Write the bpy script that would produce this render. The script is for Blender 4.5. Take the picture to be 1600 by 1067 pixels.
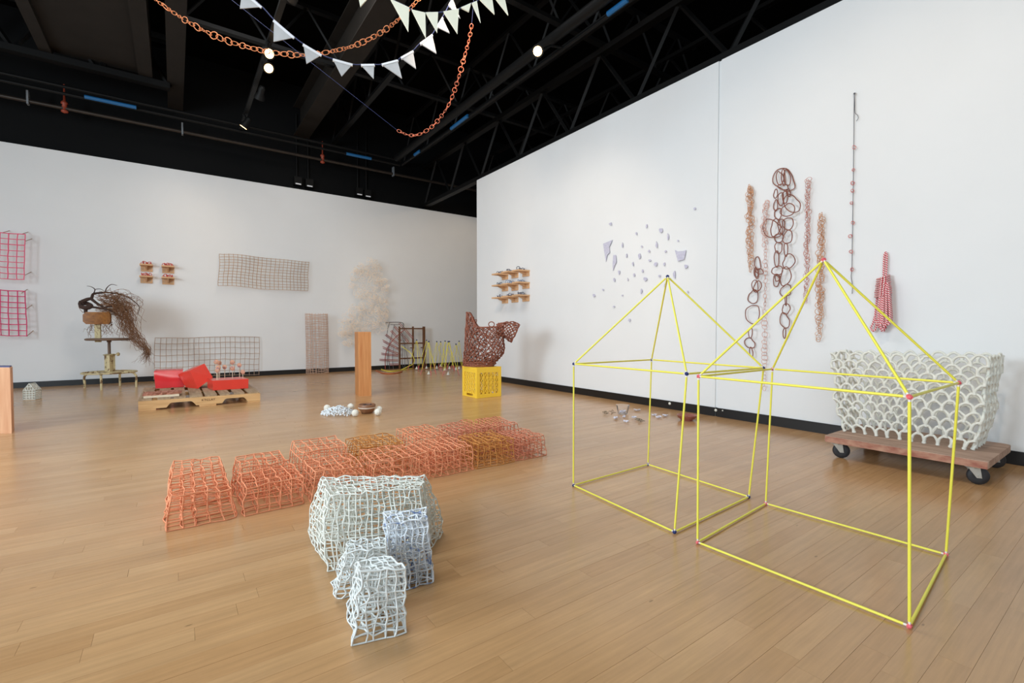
import bpy, math, random
import numpy as np
from mathutils import Vector, Matrix

# ------------------------------------------------------------------ camera, light, exposure
scene = bpy.context.scene
for o in list(bpy.data.objects):
    bpy.data.objects.remove(o)
COL = scene.collection
FPX, HCAM = 736.0, 0.62
YAW, PITCH = math.radians(35.6), math.radians(1.52)

cam_d = bpy.data.cameras.new('camera')
cam_d.sensor_width = 36.0
cam_d.lens = 36.0 * FPX / 1600.0
cam_d.clip_start = 0.02
cam = bpy.data.objects.new('camera', cam_d)
COL.objects.link(cam)
cam.location = (0, 0, HCAM)
cam.rotation_euler = (math.pi / 2 - PITCH, 0, -YAW)
scene.camera = cam

scene.view_settings.view_transform = 'Standard'
scene.view_settings.look = 'None'
scene.view_settings.gamma = 1.0
scene.view_settings.use_curve_mapping = False
scene.view_settings.exposure = 0.03

world = bpy.data.worlds.new('world')
scene.world = world
world.use_nodes = True
bg = world.node_tree.nodes['Background']
bg.inputs[0].default_value = (0.86, 0.93, 1.0, 1)
bg.inputs[1].default_value = 0.30


def area_light(name, loc, target, sx, sy, power, color):
    d = bpy.data.lights.new(name, 'AREA')
    d.shape = 'RECTANGLE'; d.size = sx; d.size_y = sy
    d.energy = power; d.color = color
    o = bpy.data.objects.new(name, d)
    COL.objects.link(o)
    o.location = loc
    o.rotation_euler = (Vector(target) - Vector(loc)).to_track_quat('-Z', 'Y').to_euler()
    return o


def spot_light(name, loc, target, power, angle, color=(1.0, 0.77, 0.54), blend=0.8, radius=0.04):
    d = bpy.data.lights.new(name, 'SPOT')
    d.energy = power; d.spot_size = math.radians(angle); d.spot_blend = blend
    d.color = color; d.shadow_soft_size = radius
    o = bpy.data.objects.new(name, d)
    COL.objects.link(o)
    o.location = loc
    o.rotation_euler = (Vector(target) - Vector(loc)).to_track_quat('-Z', 'Y').to_euler()
    return o


# soft area lights standing in for unseen cool light, left and behind
area_light('cool_key_light', (-3.6, 1.5, 1.6), (3.0, 2.3, 1.0), 1.3, 1.3, 168, (0.76, 0.90, 1.0))  # stand-in for an unseen source; direction follows the cast shadows
area_light('cool_rear_fill', (-3.0, -1.8, 1.9), (2.6, 2.6, 0.9), 3.0, 2.4, 100, (0.78, 0.91, 1.0))  # added fill from behind the camera, no opening is known there
area_light('cool_far_fill', (-5.2, 4.0, 1.9), (2.6, 3.6, 1.0), 3.0, 2.2, 46, (0.92, 0.96, 1.0))  # added fill from the far left, no opening is known there
# unseen soft overhead light, added to brighten the floor
area_light('overhead_fill_light', (0.3, 3.1, 3.8), (0.35, 3.2, 0.0), 2.4, 2.4, 130, (1.0, 0.98, 0.96))
# track spots (their housings are built further down)

# ------------------------------------------------------------------ pixel rays -> places in the room
F0 = Vector((math.sin(YAW), math.cos(YAW), 0))
RT = Vector((math.cos(YAW), -math.sin(YAW), 0))
ZZ = Vector((0, 0, 1))
FW = F0 * math.cos(PITCH) - ZZ * math.sin(PITCH)
UP = RT.cross(FW)
CAM = Vector((0, 0, HCAM))
WX, WY = 3.12, 7.03      # right wall plane, back wall plane


def ray(x, y): return FW * FPX + RT * (x - 800) - UP * (y - 533.5)
def pz(x, y, z=0.0):
    d = ray(x, y); return CAM + d * ((z - HCAM) / d.z)
def rw(x, y, off=0.0):
    d = ray(x, y); return CAM + d * ((WX - off) / d.x)
def bw(x, y, off=0.0):
    d = ray(x, y); return CAM + d * ((WY - off) / d.y)
def vp(P, x, y, dd=0.0):
    """point seen at (x, y) as far away as P (plus dd)"""
    d = ray(x, y); k = ((P - CAM).dot(F0) + dd) / d.dot(F0); return CAM + d * k
def at(x, y, depth):
    d = ray(x, y); return CAM + d * (depth / d.dot(F0))
def proj(p):
    v = p - CAM; dd = v.dot(FW)
    if dd < 0.01: return None
    return (800 + FPX * v.dot(RT) / dd, 533.5 - FPX * v.dot(UP) / dd)


# ------------------------------------------------------------------ materials
def srgb(c):
    c = c / 255.0
    return c / 12.92 if c <= 0.04045 else ((c + 0.055) / 1.055) ** 2.4


def mat(name, rgb, rough=0.6, metal=0.0, var=0.0, scale=20.0, stretch=(1, 1, 1), bump=0.0, rgb2=None, spec=0.5, thresh=None):
    m = bpy.data.materials.new(name); m.use_nodes = True
    nt = m.node_tree; b = nt.nodes['Principled BSDF']
    c = tuple(srgb(v) for v in rgb) + (1,)
    b.inputs['Roughness'].default_value = rough
    b.inputs['Metallic'].default_value = metal
    b.inputs['Specular IOR Level'].default_value = spec
    b.inputs['Base Color'].default_value = c
    if var > 0 or bump > 0 or rgb2:
        tc = nt.nodes.new('ShaderNodeTexCoord'); mp = nt.nodes.new('ShaderNodeMapping')
        mp.inputs['Scale'].default_value = stretch
        nz = nt.nodes.new('ShaderNodeTexNoise')
        nz.inputs['Scale'].default_value = scale; nz.inputs['Detail'].default_value = 5
        nt.links.new(tc.outputs['Object'], mp.inputs[0]); nt.links.new(mp.outputs[0], nz.inputs['Vector'])
        r = nt.nodes.new('ShaderNodeValToRGB')
        lo, hi = thresh or (0.3, 0.7)
        r.color_ramp.elements[0].position = lo; r.color_ramp.elements[1].position = hi
        if rgb2:
            c2 = tuple(srgb(v) for v in rgb2) + (1,)
        else:
            c2 = tuple(min(1, v * (1 + var)) for v in c[:3]) + (1,)
            c = tuple(v * (1 - var) for v in c[:3]) + (1,)
        r.color_ramp.elements[0].color = c; r.color_ramp.elements[1].color = c2
        nt.links.new(nz.outputs['Fac'], r.inputs[0]); nt.links.new(r.outputs[0], b.inputs['Base Color'])
        if bump > 0:
            bp = nt.nodes.new('ShaderNodeBump'); bp.inputs['Strength'].default_value = bump
            bp.inputs['Distance'].default_value = 0.002
            nt.links.new(nz.outputs['Fac'], bp.inputs['Height']); nt.links.new(bp.outputs[0], b.inputs['Normal'])
    return m


def emit_mat(name, rgb, strength):
    m = bpy.data.materials.new(name); m.use_nodes = True
    b = m.node_tree.nodes['Principled BSDF']
    b.inputs['Base Color'].default_value = (1, 0.9, 0.75, 1)
    b.inputs['Emission Color'].default_value = tuple(srgb(v) for v in rgb) + (1,)
    b.inputs['Emission Strength'].default_value = strength
    return m


def floor_material():
    m = bpy.data.materials.new('maple_strip_floor'); m.use_nodes = True
    nt = m.node_tree; N = nt.nodes.new; L = nt.links.new
    b = nt.nodes['Principled BSDF']
    geo = N('ShaderNodeNewGeometry'); oi = N('ShaderNodeObjectInfo')
    add = N('ShaderNodeMath'); add.operation = 'ADD'; fr = N('ShaderNodeMath'); fr.operation = 'FRACT'
    L(oi.outputs['Random'], add.inputs[0]); L(geo.outputs['Random Per Island'], add.inputs[1]); L(add.outputs[0], fr.inputs[0])
    # per strip tone
    rp = N('ShaderNodeValToRGB')
    els = rp.color_ramp.elements
    cols = [(0, (186, 143, 97)), (0.25, (190, 148, 102)), (0.5, (193, 151, 105)), (0.8, (197, 156, 110)), (1, (188, 145, 99))]
    els[0].position = 0; els[0].color = tuple(srgb(v) for v in cols[0][1]) + (1,)
    els[1].position = 1; els[1].color = tuple(srgb(v) for v in cols[-1][1]) + (1,)
    for p, c in cols[1:-1]:
        e = els.new(p); e.color = tuple(srgb(v) for v in c) + (1,)
    L(fr.outputs[0], rp.inputs[0])
    # grain along the strip, shifted for each strip
    cmb = N('ShaderNodeCombineXYZ'); mul = N('ShaderNodeMath'); mul.operation = 'MULTIPLY'; mul.inputs[1].default_value = 37.0
    L(fr.outputs[0], mul.inputs[0]); L(mul.outputs[0], cmb.inputs[2])
    va = N('ShaderNodeVectorMath'); va.operation = 'ADD'
    L(geo.outputs['Position'], va.inputs[0]); L(cmb.outputs[0], va.inputs[1])
    mp = N('ShaderNodeMapping'); mp.inputs['Scale'].default_value = (3.0, 60.0, 1.0)
    L(va.outputs[0], mp.inputs[0])
    nz = N('ShaderNodeTexNoise'); nz.inputs['Scale'].default_value = 1.6; nz.inputs['Detail'].default_value = 6; nz.inputs['Roughness'].default_value = 0.6
    L(mp.outputs[0], nz.inputs['Vector'])
    gr = N('ShaderNodeMapRange'); gr.inputs['From Min'].default_value = 0.25; gr.inputs['From Max'].default_value = 0.75
    gr.inputs['To Min'].default_value = 0.86; gr.inputs['To Max'].default_value = 1.1
    L(nz.outputs['Fac'], gr.inputs['Value'])
    # worn pale patches and scuffs in the varnish
    nz2 = N('ShaderNodeTexNoise'); nz2.inputs['Scale'].default_value = 1.3; nz2.inputs['Detail'].default_value = 7; nz2.inputs['Roughness'].default_value = 0.68
    L(geo.outputs['Position'], nz2.inputs['Vector'])
    g2 = N('ShaderNodeMapRange'); g2.inputs['From Min'].default_value = 0.35; g2.inputs['From Max'].default_value = 0.7
    g2.inputs['To Min'].default_value = 0.9; g2.inputs['To Max'].default_value = 1.1
    L(nz2.outputs['Fac'], g2.inputs['Value'])
    mm = N('ShaderNodeMath'); mm.operation = 'MULTIPLY'; L(gr.outputs[0], mm.inputs[0]); L(g2.outputs[0], mm.inputs[1])
    vm = N('ShaderNodeVectorMath'); vm.operation = 'SCALE'
    L(rp.outputs[0], vm.inputs[0]); L(mm.outputs[0], vm.inputs['Scale'])
    # small dark nicks
    nz3 = N('ShaderNodeTexVoronoi'); nz3.inputs['Scale'].default_value = 9.0
    mp3 = N('ShaderNodeMapping'); mp3.inputs['Scale'].default_value = (0.5, 1.4, 1); mp3.inputs['Rotation'].default_value = (0, 0, 0.6)
    L(geo.outputs['Position'], mp3.inputs[0]); L(mp3.outputs[0], nz3.inputs['Vector'])
    r3 = N('ShaderNodeMapRange'); r3.inputs['From Min'].default_value = 0.022; r3.inputs['From Max'].default_value = 0.04
    r3.inputs['To Min'].default_value = 0.6; r3.inputs['To Max'].default_value = 1.0
    L(nz3.outputs['Distance'], r3.inputs['Value'])
    vm2 = N('ShaderNodeVectorMath'); vm2.operation = 'SCALE'
    L(vm.outputs[0], vm2.inputs[0]); L(r3.outputs[0], vm2.inputs['Scale'])
    L(vm2.outputs[0], b.inputs['Base Color'])
    rr = N('ShaderNodeMapRange'); rr.inputs['To Min'].default_value = 0.14; rr.inputs['To Max'].default_value = 0.30
    L(nz2.outputs['Fac'], rr.inputs['Value']); L(rr.outputs[0], b.inputs['Roughness'])
    b.inputs['Specular IOR Level'].default_value = 0.55
    bp = N('ShaderNodeBump'); bp.inputs['Strength'].default_value = 0.05; bp.inputs['Distance'].default_value = 0.001
    L(nz.outputs['Fac'], bp.inputs['Height']); L(bp.outputs[0], b.inputs['Normal'])
    return m


def rope_material():
    m = bpy.data.materials.new('red_white_rope'); m.use_nodes = True
    nt = m.node_tree; N = nt.nodes.new; L = nt.links.new
    b = nt.nodes['Principled BSDF']; b.inputs['Roughness'].default_value = 0.8
    uv = N('ShaderNodeUVMap'); sx = N('ShaderNodeSeparateXYZ'); L(uv.outputs[0], sx.inputs[0])
    m1 = N('ShaderNodeMath'); m1.operation = 'MULTIPLY_ADD'; m1.inputs[1].default_value = 85.0
    m2 = N('ShaderNodeMath'); m2.operation = 'MULTIPLY'; m2.inputs[1].default_value = 2.0; L(sx.outputs[1], m2.inputs[0])
    L(sx.outputs[0], m1.inputs[0]); L(m2.outputs[0], m1.inputs[2])
    f = N('ShaderNodeMath'); f.operation = 'FRACT'; L(m1.outputs[0], f.inputs[0])
    r = N('ShaderNodeValToRGB'); r.color_ramp.interpolation = 'CONSTANT'
    r.color_ramp.elements[0].color = (srgb(196), srgb(44), srgb(66), 1)
    r.color_ramp.elements[1].position = 0.55; r.color_ramp.elements[1].color = (srgb(240), srgb(225), srgb(222), 1)
    L(f.outputs[0], r.inputs[0]); L(r.outputs[0], b.inputs['Base Color'])
    return m


M = {}
M['white_wall'] = mat('white_wall_paint', (229, 231, 232), 0.85, var=0.012, scale=3, bump=0.02)
M['black_paint'] = mat('black_paint', (7, 8, 9), 0.7, spec=0.15, var=0.1, scale=4)
M['black_base'] = mat('black_baseboard', (14, 14, 15), 0.45)
M['ceiling'] = mat('black_ceiling', (4, 4, 3), 0.95, spec=0.05, var=0.15, scale=2)
M['steel_black'] = mat('black_painted_steel', (7, 7, 7), 0.6, spec=0.25, var=0.15, scale=6)
M['beam'] = mat('dusty_brown_black_beam', (37, 33, 29), 0.8, spec=0.2, var=0.12, scale=6)
M['pipe'] = mat('sooty_pipe', (52, 44, 38), 0.45, metal=0.3, var=0.2, scale=5)
M['galv'] = mat('grey_bracket_steel', (120, 125, 130), 0.5)
M['blue_tape'] = mat('blue_tape', (22, 96, 150), 0.5)
M['red_valve'] = mat('red_valve_paint', (150, 62, 40), 0.5)
M['floor'] = floor_material()
M['subfloor'] = mat('dark_subfloor', (96, 68, 42), 0.9)
M['yellow_stick'] = mat('yellow_stick', (241, 230, 84), 0.45)
M['blue_tie'] = mat('navy_tie', (30, 48, 110), 0.6)
M['pink_tie'] = mat('coral_pink_tie', (236, 110, 116), 0.6)
M['white_tip'] = mat('white_stick_tip', (240, 232, 220), 0.6)
M['orange_clay'] = mat('terracotta_orange', (236, 152, 110), 0.75, var=0.08, scale=60)
M['orange_clay2'] = mat('terracotta_light', (240, 160, 118), 0.75, var=0.08, scale=60)
M['gold_clay'] = mat('ochre_clay', (212, 144, 74), 0.75, var=0.08, scale=60)
M['pink_clay'] = mat('dusty_rose_clay', (220, 140, 108), 0.75, var=0.08, scale=60)
M['white_clay'] = mat('white_porcelain', (226, 226, 216), 0.55, var=0.03, scale=40)
M['white_clay_cool'] = mat('cool_white_porcelain', (224, 228, 226), 0.5, var=0.03, scale=40)
M['blue_clay'] = mat('blue_tinged_porcelain', (104, 128, 176), 0.55, rgb2=(226, 231, 236), scale=30, thresh=(0.36, 0.44))
M['arch_clay'] = mat('bone_white_clay', (226, 226, 216), 0.75, var=0.04, scale=18, bump=0.3)
M['brown_clay'] = mat('red_brown_clay', (142, 84, 64), 0.6, var=0.12, scale=50)
M['brown_ring'] = mat('dark_brown_clay_ring', (138, 82, 66), 0.6, var=0.15, scale=40)
M['copper_ring'] = mat('light_orange_ring', (206, 150, 108), 0.6, var=0.1, scale=40)
M['pink_ring'] = mat('pale_pink_ring', (216, 164, 148), 0.6, var=0.1, scale=40)
M['red_ring'] = mat('terracotta_red_ring', (190, 112, 88), 0.6, var=0.1, scale=40)
M['chain_orange'] = mat('orange_hanging_chain', (226, 140, 88), 0.6, var=0.1, scale=30)
M['chain_red'] = mat('coral_hanging_chain', (216, 118, 84), 0.6, var=0.1, scale=30)
M['crate'] = mat('yellow_plastic', (250, 208, 62), 0.4)
M['pine'] = mat('pine_wood', (206, 160, 106), 0.6, rgb2=(226, 184, 130), scale=6, stretch=(1, 12, 12), bump=0.1)
M['deckwood'] = mat('weathered_deck_board', (150, 124, 96), 0.75, rgb2=(184, 158, 126), scale=6, stretch=(10, 1, 10))
M['cedar'] = mat('orange_fir_block', (188, 116, 58), 0.55, rgb2=(212, 148, 88), scale=5, stretch=(9, 9, 0.7), bump=0.1)
M['paleblock'] = mat('pale_fir_pedestal', (206, 146, 106), 0.55, rgb2=(226, 174, 134), scale=5, stretch=(9, 9, 0.7))
M['blue_top'] = mat('slate_blue_top', (88, 92, 130), 0.6)
M['shelfwood'] = mat('maple_shelf_wood', (206, 160, 116), 0.6, rgb2=(222, 182, 140), scale=12, stretch=(1, 8, 8))
M['darkwood'] = mat('dark_rack_wood', (92, 58, 36), 0.6, rgb2=(120, 80, 50), scale=8, stretch=(4, 4, 1))
M['dollywood'] = mat('old_plywood', (146, 116, 98), 0.8, rgb2=(186, 158, 138), scale=7, stretch=(5, 1, 5), bump=0.2)
M['dollyedge'] = mat('red_stained_plywood_edge', (150, 92, 76), 0.8, rgb2=(184, 142, 118), scale=9, stretch=(1, 3, 6))
M['rubber'] = mat('black_rubber', (42, 42, 44), 0.6, var=0.2, scale=30)
M['steel'] = mat('worn_steel', (186, 182, 172), 0.5, metal=0.2, var=0.1, scale=30)
M['red_paint'] = mat('red_gloss', (228, 66, 50), 0.28, var=0.05, scale=8)
M['red_plastic'] = mat('red_glossy_wrap', (216, 54, 56), 0.14, var=0.06, scale=10, bump=0.25)
M['bark'] = mat('bark_slab', (150, 88, 70), 0.85, rgb2=(196, 140, 116), scale=22, stretch=(1, 4, 4), bump=0.6)
M['cream_board'] = mat('cream_board', (232, 214, 186), 0.7)
M['chip_paint'] = mat('chipped_cream_paint', (120, 92, 60), 0.5, rgb2=(206, 190, 146), scale=26, thresh=(0.38, 0.46))
M['stoolseat'] = mat('worn_seat_wood', (116, 92, 74), 0.6, var=0.15, scale=15)
M['backwood'] = mat('amber_backrest_wood', (118, 68, 16), 0.45, rgb2=(160, 102, 34), scale=12, stretch=(1, 4, 4))
M['root'] = mat('brown_root', (132, 92, 62), 0.85, var=0.2, scale=30)
M['root_dark'] = mat('dark_root_crown', (66, 46, 38), 0.85, var=0.2, scale=20)
M['pink_rod'] = mat('hot_pink_rod', (236, 100, 132), 0.6, var=0.1, scale=12)
M['magenta_rod'] = mat('magenta_rod', (220, 62, 114), 0.6, var=0.1, scale=12)
M['tan_rod'] = mat('tan_willow_rod', (186, 152, 118), 0.8, var=0.12, scale=12)
M['grey_rod'] = mat('grey_brown_rod', (176, 150, 130), 0.8, var=0.12, scale=12)
M['rose_rod'] = mat('rosy_brown_rod', (208, 174, 152), 0.8, var=0.12, scale=12)
M['peach_net'] = mat('pale_peach_fibre', (255, 238, 222), 0.8, var=0.06, scale=25)
M['red_stick'] = mat('brick_red_stick', (158, 82, 74), 0.7)
M['grey_wire'] = mat('grey_wire', (104, 100, 100), 0.5)
M['orange_cord'] = mat('orange_cord', (190, 92, 46), 0.7)
M['bead'] = mat('glazed_white_bead', (232, 238, 242), 0.25)
M['ball'] = mat('white_clay_ball', (236, 232, 220), 0.7, var=0.04, scale=60)
M['bowl'] = mat('brown_stoneware', (140, 96, 66), 0.45, var=0.12, scale=20)
M['bowl_in'] = mat('dark_bowl_contents', (58, 44, 48), 0.6)
M['stripe'] = mat('pale_glaze_stripe', (214, 196, 178), 0.4)
M['dish'] = mat('speckled_red_dish', (134, 72, 60), 0.35, rgb2=(162, 98, 84), scale=60)
M['lavender'] = mat('lavender_shard', (186, 184, 206), 0.6, rgb2=(206, 206, 220), scale=60)
M['petal'] = mat('white_lilac_petal', (220, 218, 230), 0.5, var=0.05, scale=80)
M['twig'] = mat('dry_green_twig', (98, 88, 66), 0.8)
M['dark_cord'] = mat('dark_grey_cord', (86, 86, 94), 0.7)
M['navy_thread'] = mat('navy_thread', (30, 44, 92), 0.7)
M['pennant'] = mat('off_white_felt_pennant', (182, 184, 186), 0.8, var=0.05, scale=30)
M['pennant_cream'] = mat('cream_pennant', (244, 243, 222), 0.8, var=0.02, scale=30)
M['hem'] = mat('white_hem', (226, 229, 234), 0.8)
M['rope'] = rope_material()
M['ink'] = mat('brown_stamp_ink', (92, 60, 36), 0.8)
M['disc_tan'] = mat('tan_disc', (206, 152, 124), 0.7, rgb2=(112, 90, 136), scale=34, thresh=(0.55, 0.66))
M['knot'] = mat('red_wire_knot', (206, 112, 110), 0.6)
M['trinket_red'] = mat('red_trinket', (206, 74, 54), 0.5)
M['trinket_dark'] = mat('blue_grey_wire_trinket', (70, 72, 92), 0.5)
M['trinket_blue'] = mat('pale_blue_trinket', (128, 152, 184), 0.5)
M['bulb'] = emit_mat('lit_lamp_lens', (255, 206, 132), 9.0)
g = bpy.data.materials.new('clear_plastic'); g.use_nodes = True
gb = g.node_tree.nodes['Principled BSDF']
gb.inputs['Transmission Weight'].default_value = 0.95; gb.inputs['Roughness'].default_value = 0.08
gb.inputs['IOR'].default_value = 1.06; gb.inputs['Base Color'].default_value = (0.97, 0.98, 1, 1)
M['clear'] = g


# ------------------------------------------------------------------ mesh builder
class MB:
    def __init__(self):
        self.v = []; self.f = []; self.uv = None

    def tube(self, pts, r, sides=5, closed=False, caps=True, uv=False):
        pts = [Vector(p) for p in pts]; n = len(pts)
        if n < 2: return self
        rad = r if isinstance(r, (list, tuple)) else [r] * n
        base = len(self.v); nrm = None; length = 0.0; lens = []
        for i, p in enumerate(pts):
            if closed: t = pts[(i + 1) % n] - pts[i - 1]
            else: t = pts[min(i + 1, n - 1)] - pts[max(i - 1, 0)]
            if t.length < 1e-9: t = Vector((0, 0, 1))
            t.normalize()
            if nrm is None:
                a = Vector((0, 0, 1)) if abs(t.z) < 0.9 else Vector((1, 0, 0))
                nrm = t.cross(a).normalized()
            else:
                nrm = nrm - t * nrm.dot(t)
                nrm = nrm.normalized() if nrm.length > 1e-6 else t.orthogonal().normalized()
            bi = t.cross(nrm)
            if i: length += (p - pts[i - 1]).length
            lens.append(length)
            for k in range(sides):
                a = 2 * math.pi * k / sides
                self.v.append(p + (nrm * math.cos(a) + bi * math.sin(a)) * rad[i])
        m = n if closed else n - 1
        for i in range(m):
            j = (i + 1) % n
            for k in range(sides):
                k2 = (k + 1) % sides
                self.f.append((base + i * sides + k, base + i * sides + k2, base + j * sides + k2, base + j * sides + k))
                if uv:
                    if self.uv is None: self.uv = {}
                    l0 = lens[i]; l1 = lens[j] if j else length + (pts[0] - pts[-1]).length
                    self.uv[len(self.f) - 1] = [(l0, k / sides), (l0, (k + 1) / sides), (l1, (k + 1) / sides), (l1, k / sides)]
        if caps and not closed:
            self.f.append(tuple(base + k for k in reversed(range(sides))))
            self.f.append(tuple(base + (n - 1) * sides + k for k in range(sides)))
        return self

    def box(self, c, s, rot=None, rz=0.0):
        c = Vector(c); R = rot or Matrix.Rotation(rz, 3, 'Z'); b = len(self.v)
        for x in (-.5, .5):
            for y in (-.5, .5):
                for z in (-.5, .5):
                    self.v.append(c + R @ Vector((x * s[0], y * s[1], z * s[2])))
        for q in ((0, 1, 3, 2), (4, 6, 7, 5), (0, 4, 5, 1), (2, 3, 7, 6), (0, 2, 6, 4), (1, 5, 7, 3)):
            self.f.append(tuple(b + i for i in q))
        return self

    def span(self, lo, hi):
        lo = Vector(lo); hi = Vector(hi)
        return self.box((lo + hi) / 2, hi - lo)

    def prism(self, poly, d):
        """closed outline (list of points) pushed along d"""
        n = len(poly); b = len(self.v); d = Vector(d)
        self.v += [Vector(p) for p in poly] + [Vector(p) + d for p in poly]
        self.f.append(tuple(b + i for i in reversed(range(n)))); self.f.append(tuple(b + n + i for i in range(n)))
        for i in range(n):
            j = (i + 1) % n; self.f.append((b + i, b + j, b + n + j, b + n + i))
        return self

    def lathe(self, c, prof, n=20, axis=None):
        c = Vector(c); b = len(self.v)
        Q = Vector((0, 0, 1)).rotation_difference(Vector(axis)).to_matrix() if axis is not None else Matrix.Identity(3)
        for r, z in prof:
            for k in range(n):
                a = 2 * math.pi * k / n
                self.v.append(c + Q @ Vector((r * math.cos(a), r * math.sin(a), z)))
        for i in range(len(prof) - 1):
            for k in range(n):
                k2 = (k + 1) % n
                self.f.append((b + i * n + k, b + i * n + k2, b + (i + 1) * n + k2, b + (i + 1) * n + k))
        self.f.append(tuple(b + k for k in reversed(range(n))))
        self.f.append(tuple(b + (len(prof) - 1) * n + k for k in range(n)))
        return self

    def sphere(self, c, r, n=10, m=7):
        c = Vector(c); prof = []
        for i in range(m + 1):
            a = -math.pi / 2 + math.pi * i / m
            prof.append((max(r * math.cos(a), r * 0.02), r * math.sin(a)))
        return self.lathe(c, prof, n)

    def mesh(self, name, material, origin=(0, 0, 0), smooth=True):
        me = bpy.data.meshes.new(name); o = Vector(origin)
        me.from_pydata([tuple(p - o) for p in self.v], [], self.f)
        if self.uv is not None:
            l = me.uv_layers.new(name='UVMap')
            for pi, p in enumerate(me.polygons):
                q = self.uv.get(pi)
                if q:
                    for a, li in enumerate(p.loop_indices): l.data[li].uv = q[a]
        me.materials.append(M[material] if isinstance(material, str) else material)
        if smooth:
            me.polygons.foreach_set('use_smooth', [True] * len(me.polygons))
            me.set_sharp_from_angle(angle=math.radians(78))
        me.update()
        return me

    def build(self, name, material, parent=None, origin=None, smooth=True):
        if parent is not None:
            root = parent
            while root.parent: root = root.parent
            origin = Vector(root.location)
        elif origin is None:
            a = np.array([tuple(p) for p in self.v])
            origin = Vector(((a[:, 0].min() + a[:, 0].max()) / 2, (a[:, 1].min() + a[:, 1].max()) / 2, a[:, 2].min()))
        o = bpy.data.objects.new(name, self.mesh(name, material, origin, smooth))
        COL.objects.link(o)
        if parent is not None: o.parent = parent
        else: o.location = origin
        return o


def tag(o, label=None, cat=None, group=None, kind=None):
    if label: o['label'] = label
    if cat: o['category'] = cat
    if group: o['group'] = group
    if kind: o['kind'] = kind
    return o


def thing(name, loc, label, cat, group=None):
    o = bpy.data.objects.new(name, None); o.empty_display_size = 0.05
    COL.objects.link(o); o.location = loc
    return tag(o, label, cat, group)


def inst(mesh, name, parent, M4):
    """a copy that shares mesh data; M4 is in world space, parent is an unrotated Empty"""
    o = bpy.data.objects.new(name, mesh); COL.objects.link(o)
    if parent is not None:
        o.parent = parent
        o.matrix_local = Matrix.Translation(-Vector(parent.location)) @ M4
    else:
        o.matrix_world = M4
    return o


def smooth(pts, sub=3, closed=False):
    P = [Vector(p) for p in pts]; n = len(P); out = []
    rng = range(n) if closed else range(n - 1)
    for i in rng:
        if closed: p0, p1, p2, p3 = P[i - 1], P[i], P[(i + 1) % n], P[(i + 2) % n]
        else: p0, p1, p2, p3 = P[max(i - 1, 0)], P[i], P[i + 1], P[min(i + 2, n - 1)]
        for k in range(sub):
            t = k / sub
            out.append(0.5 * ((2 * p1) + (p2 - p0) * t + (2 * p0 - 5 * p1 + 4 * p2 - p3) * t * t + (3 * p1 - p0 - 3 * p2 + p3) * t ** 3))
    if not closed: out.append(P[-1])
    return out


ORD = ['first', 'second', 'third', 'fourth', 'fifth', 'sixth', 'seventh', 'eighth', 'ninth', 'tenth', 'eleventh', 'twelfth',
       'thirteenth', 'fourteenth', 'fifteenth', 'sixteenth', 'seventeenth', 'eighteenth', 'nineteenth', 'twentieth']
ORD += ['twenty-' + w for w in ORD[:9]] + ['thirtieth'] + ['thirty-' + w for w in ORD[:9]] + ['fortieth']

# ------------------------------------------------------------------ the room
def build_floor():
    rnd = random.Random(4)
    fl = MB().span((-7.5, -1.6, -0.08), (6.2, 8.2, -0.012)).build('floor', 'subfloor', origin=(0, 0, 0))
    tag(fl, kind='structure')
    w = 0.0485; gap = 0.0004
    planks = []
    y = -1.55; row = 0
    while y < 8.15:
        x = -7.45 - rnd.random() * 0.8
        while x < 6.1:
            ln = rnd.choice((0.28, 0.4, 0.5, 0.62, 0.75, 0.95, 1.1)) * rnd.uniform(0.9, 1.1)
            x0, x1 = max(x, -7.45), min(x + ln, 6.15)
            if x1 - x0 > 0.05: planks.append((x0, x1, y))
            x += ln
        y += w; row += 1
    def size(p):
        best = None
        for t in (0.08, 0.3, 0.5, 0.7, 0.92):
            c = Vector((p[0] + (p[1] - p[0]) * t, p[2] + w / 2, 0)); q = proj(c)
            if q and -10 < q[0] < 1610 and q[1] < 1075:
                d = (c - CAM).length
                s = (p[1] - p[0]) / d ** 2 / d
                best = s if best is None else max(best, s)
        return best or 0
    planks.sort(key=size, reverse=True)
    unit = MB().box((0, 0, 0), (1, 1, 1)).mesh('floor_strip', 'floor', smooth=False)
    for x0, x1, y in planks[:300]:
        dz = rnd.uniform(-0.0003, 0)
        m4 = Matrix.Translation(((x0 + x1) / 2, y + w / 2, -0.006 + dz)) @ Matrix.Diagonal((x1 - x0 - gap, w - gap, 0.012, 1))
        o = bpy.data.objects.new('floor_strip', unit); COL.objects.link(o); o.parent = fl; o.matrix_local = m4
    mb = MB()
    for x0, x1, y in planks[300:]:
        mb.span((x0 + gap / 2, y + gap / 2, -0.012), (x1 - gap / 2, y + w - gap / 2, rnd.uniform(-0.0003, 0)))
    tag(mb.build('floor_strips_far', 'floor', fl, smooth=False), kind='stuff')


build_floor()
RH, BH = 2.49, 2.545
SEAM = rw(1122.5, 400).y
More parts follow.
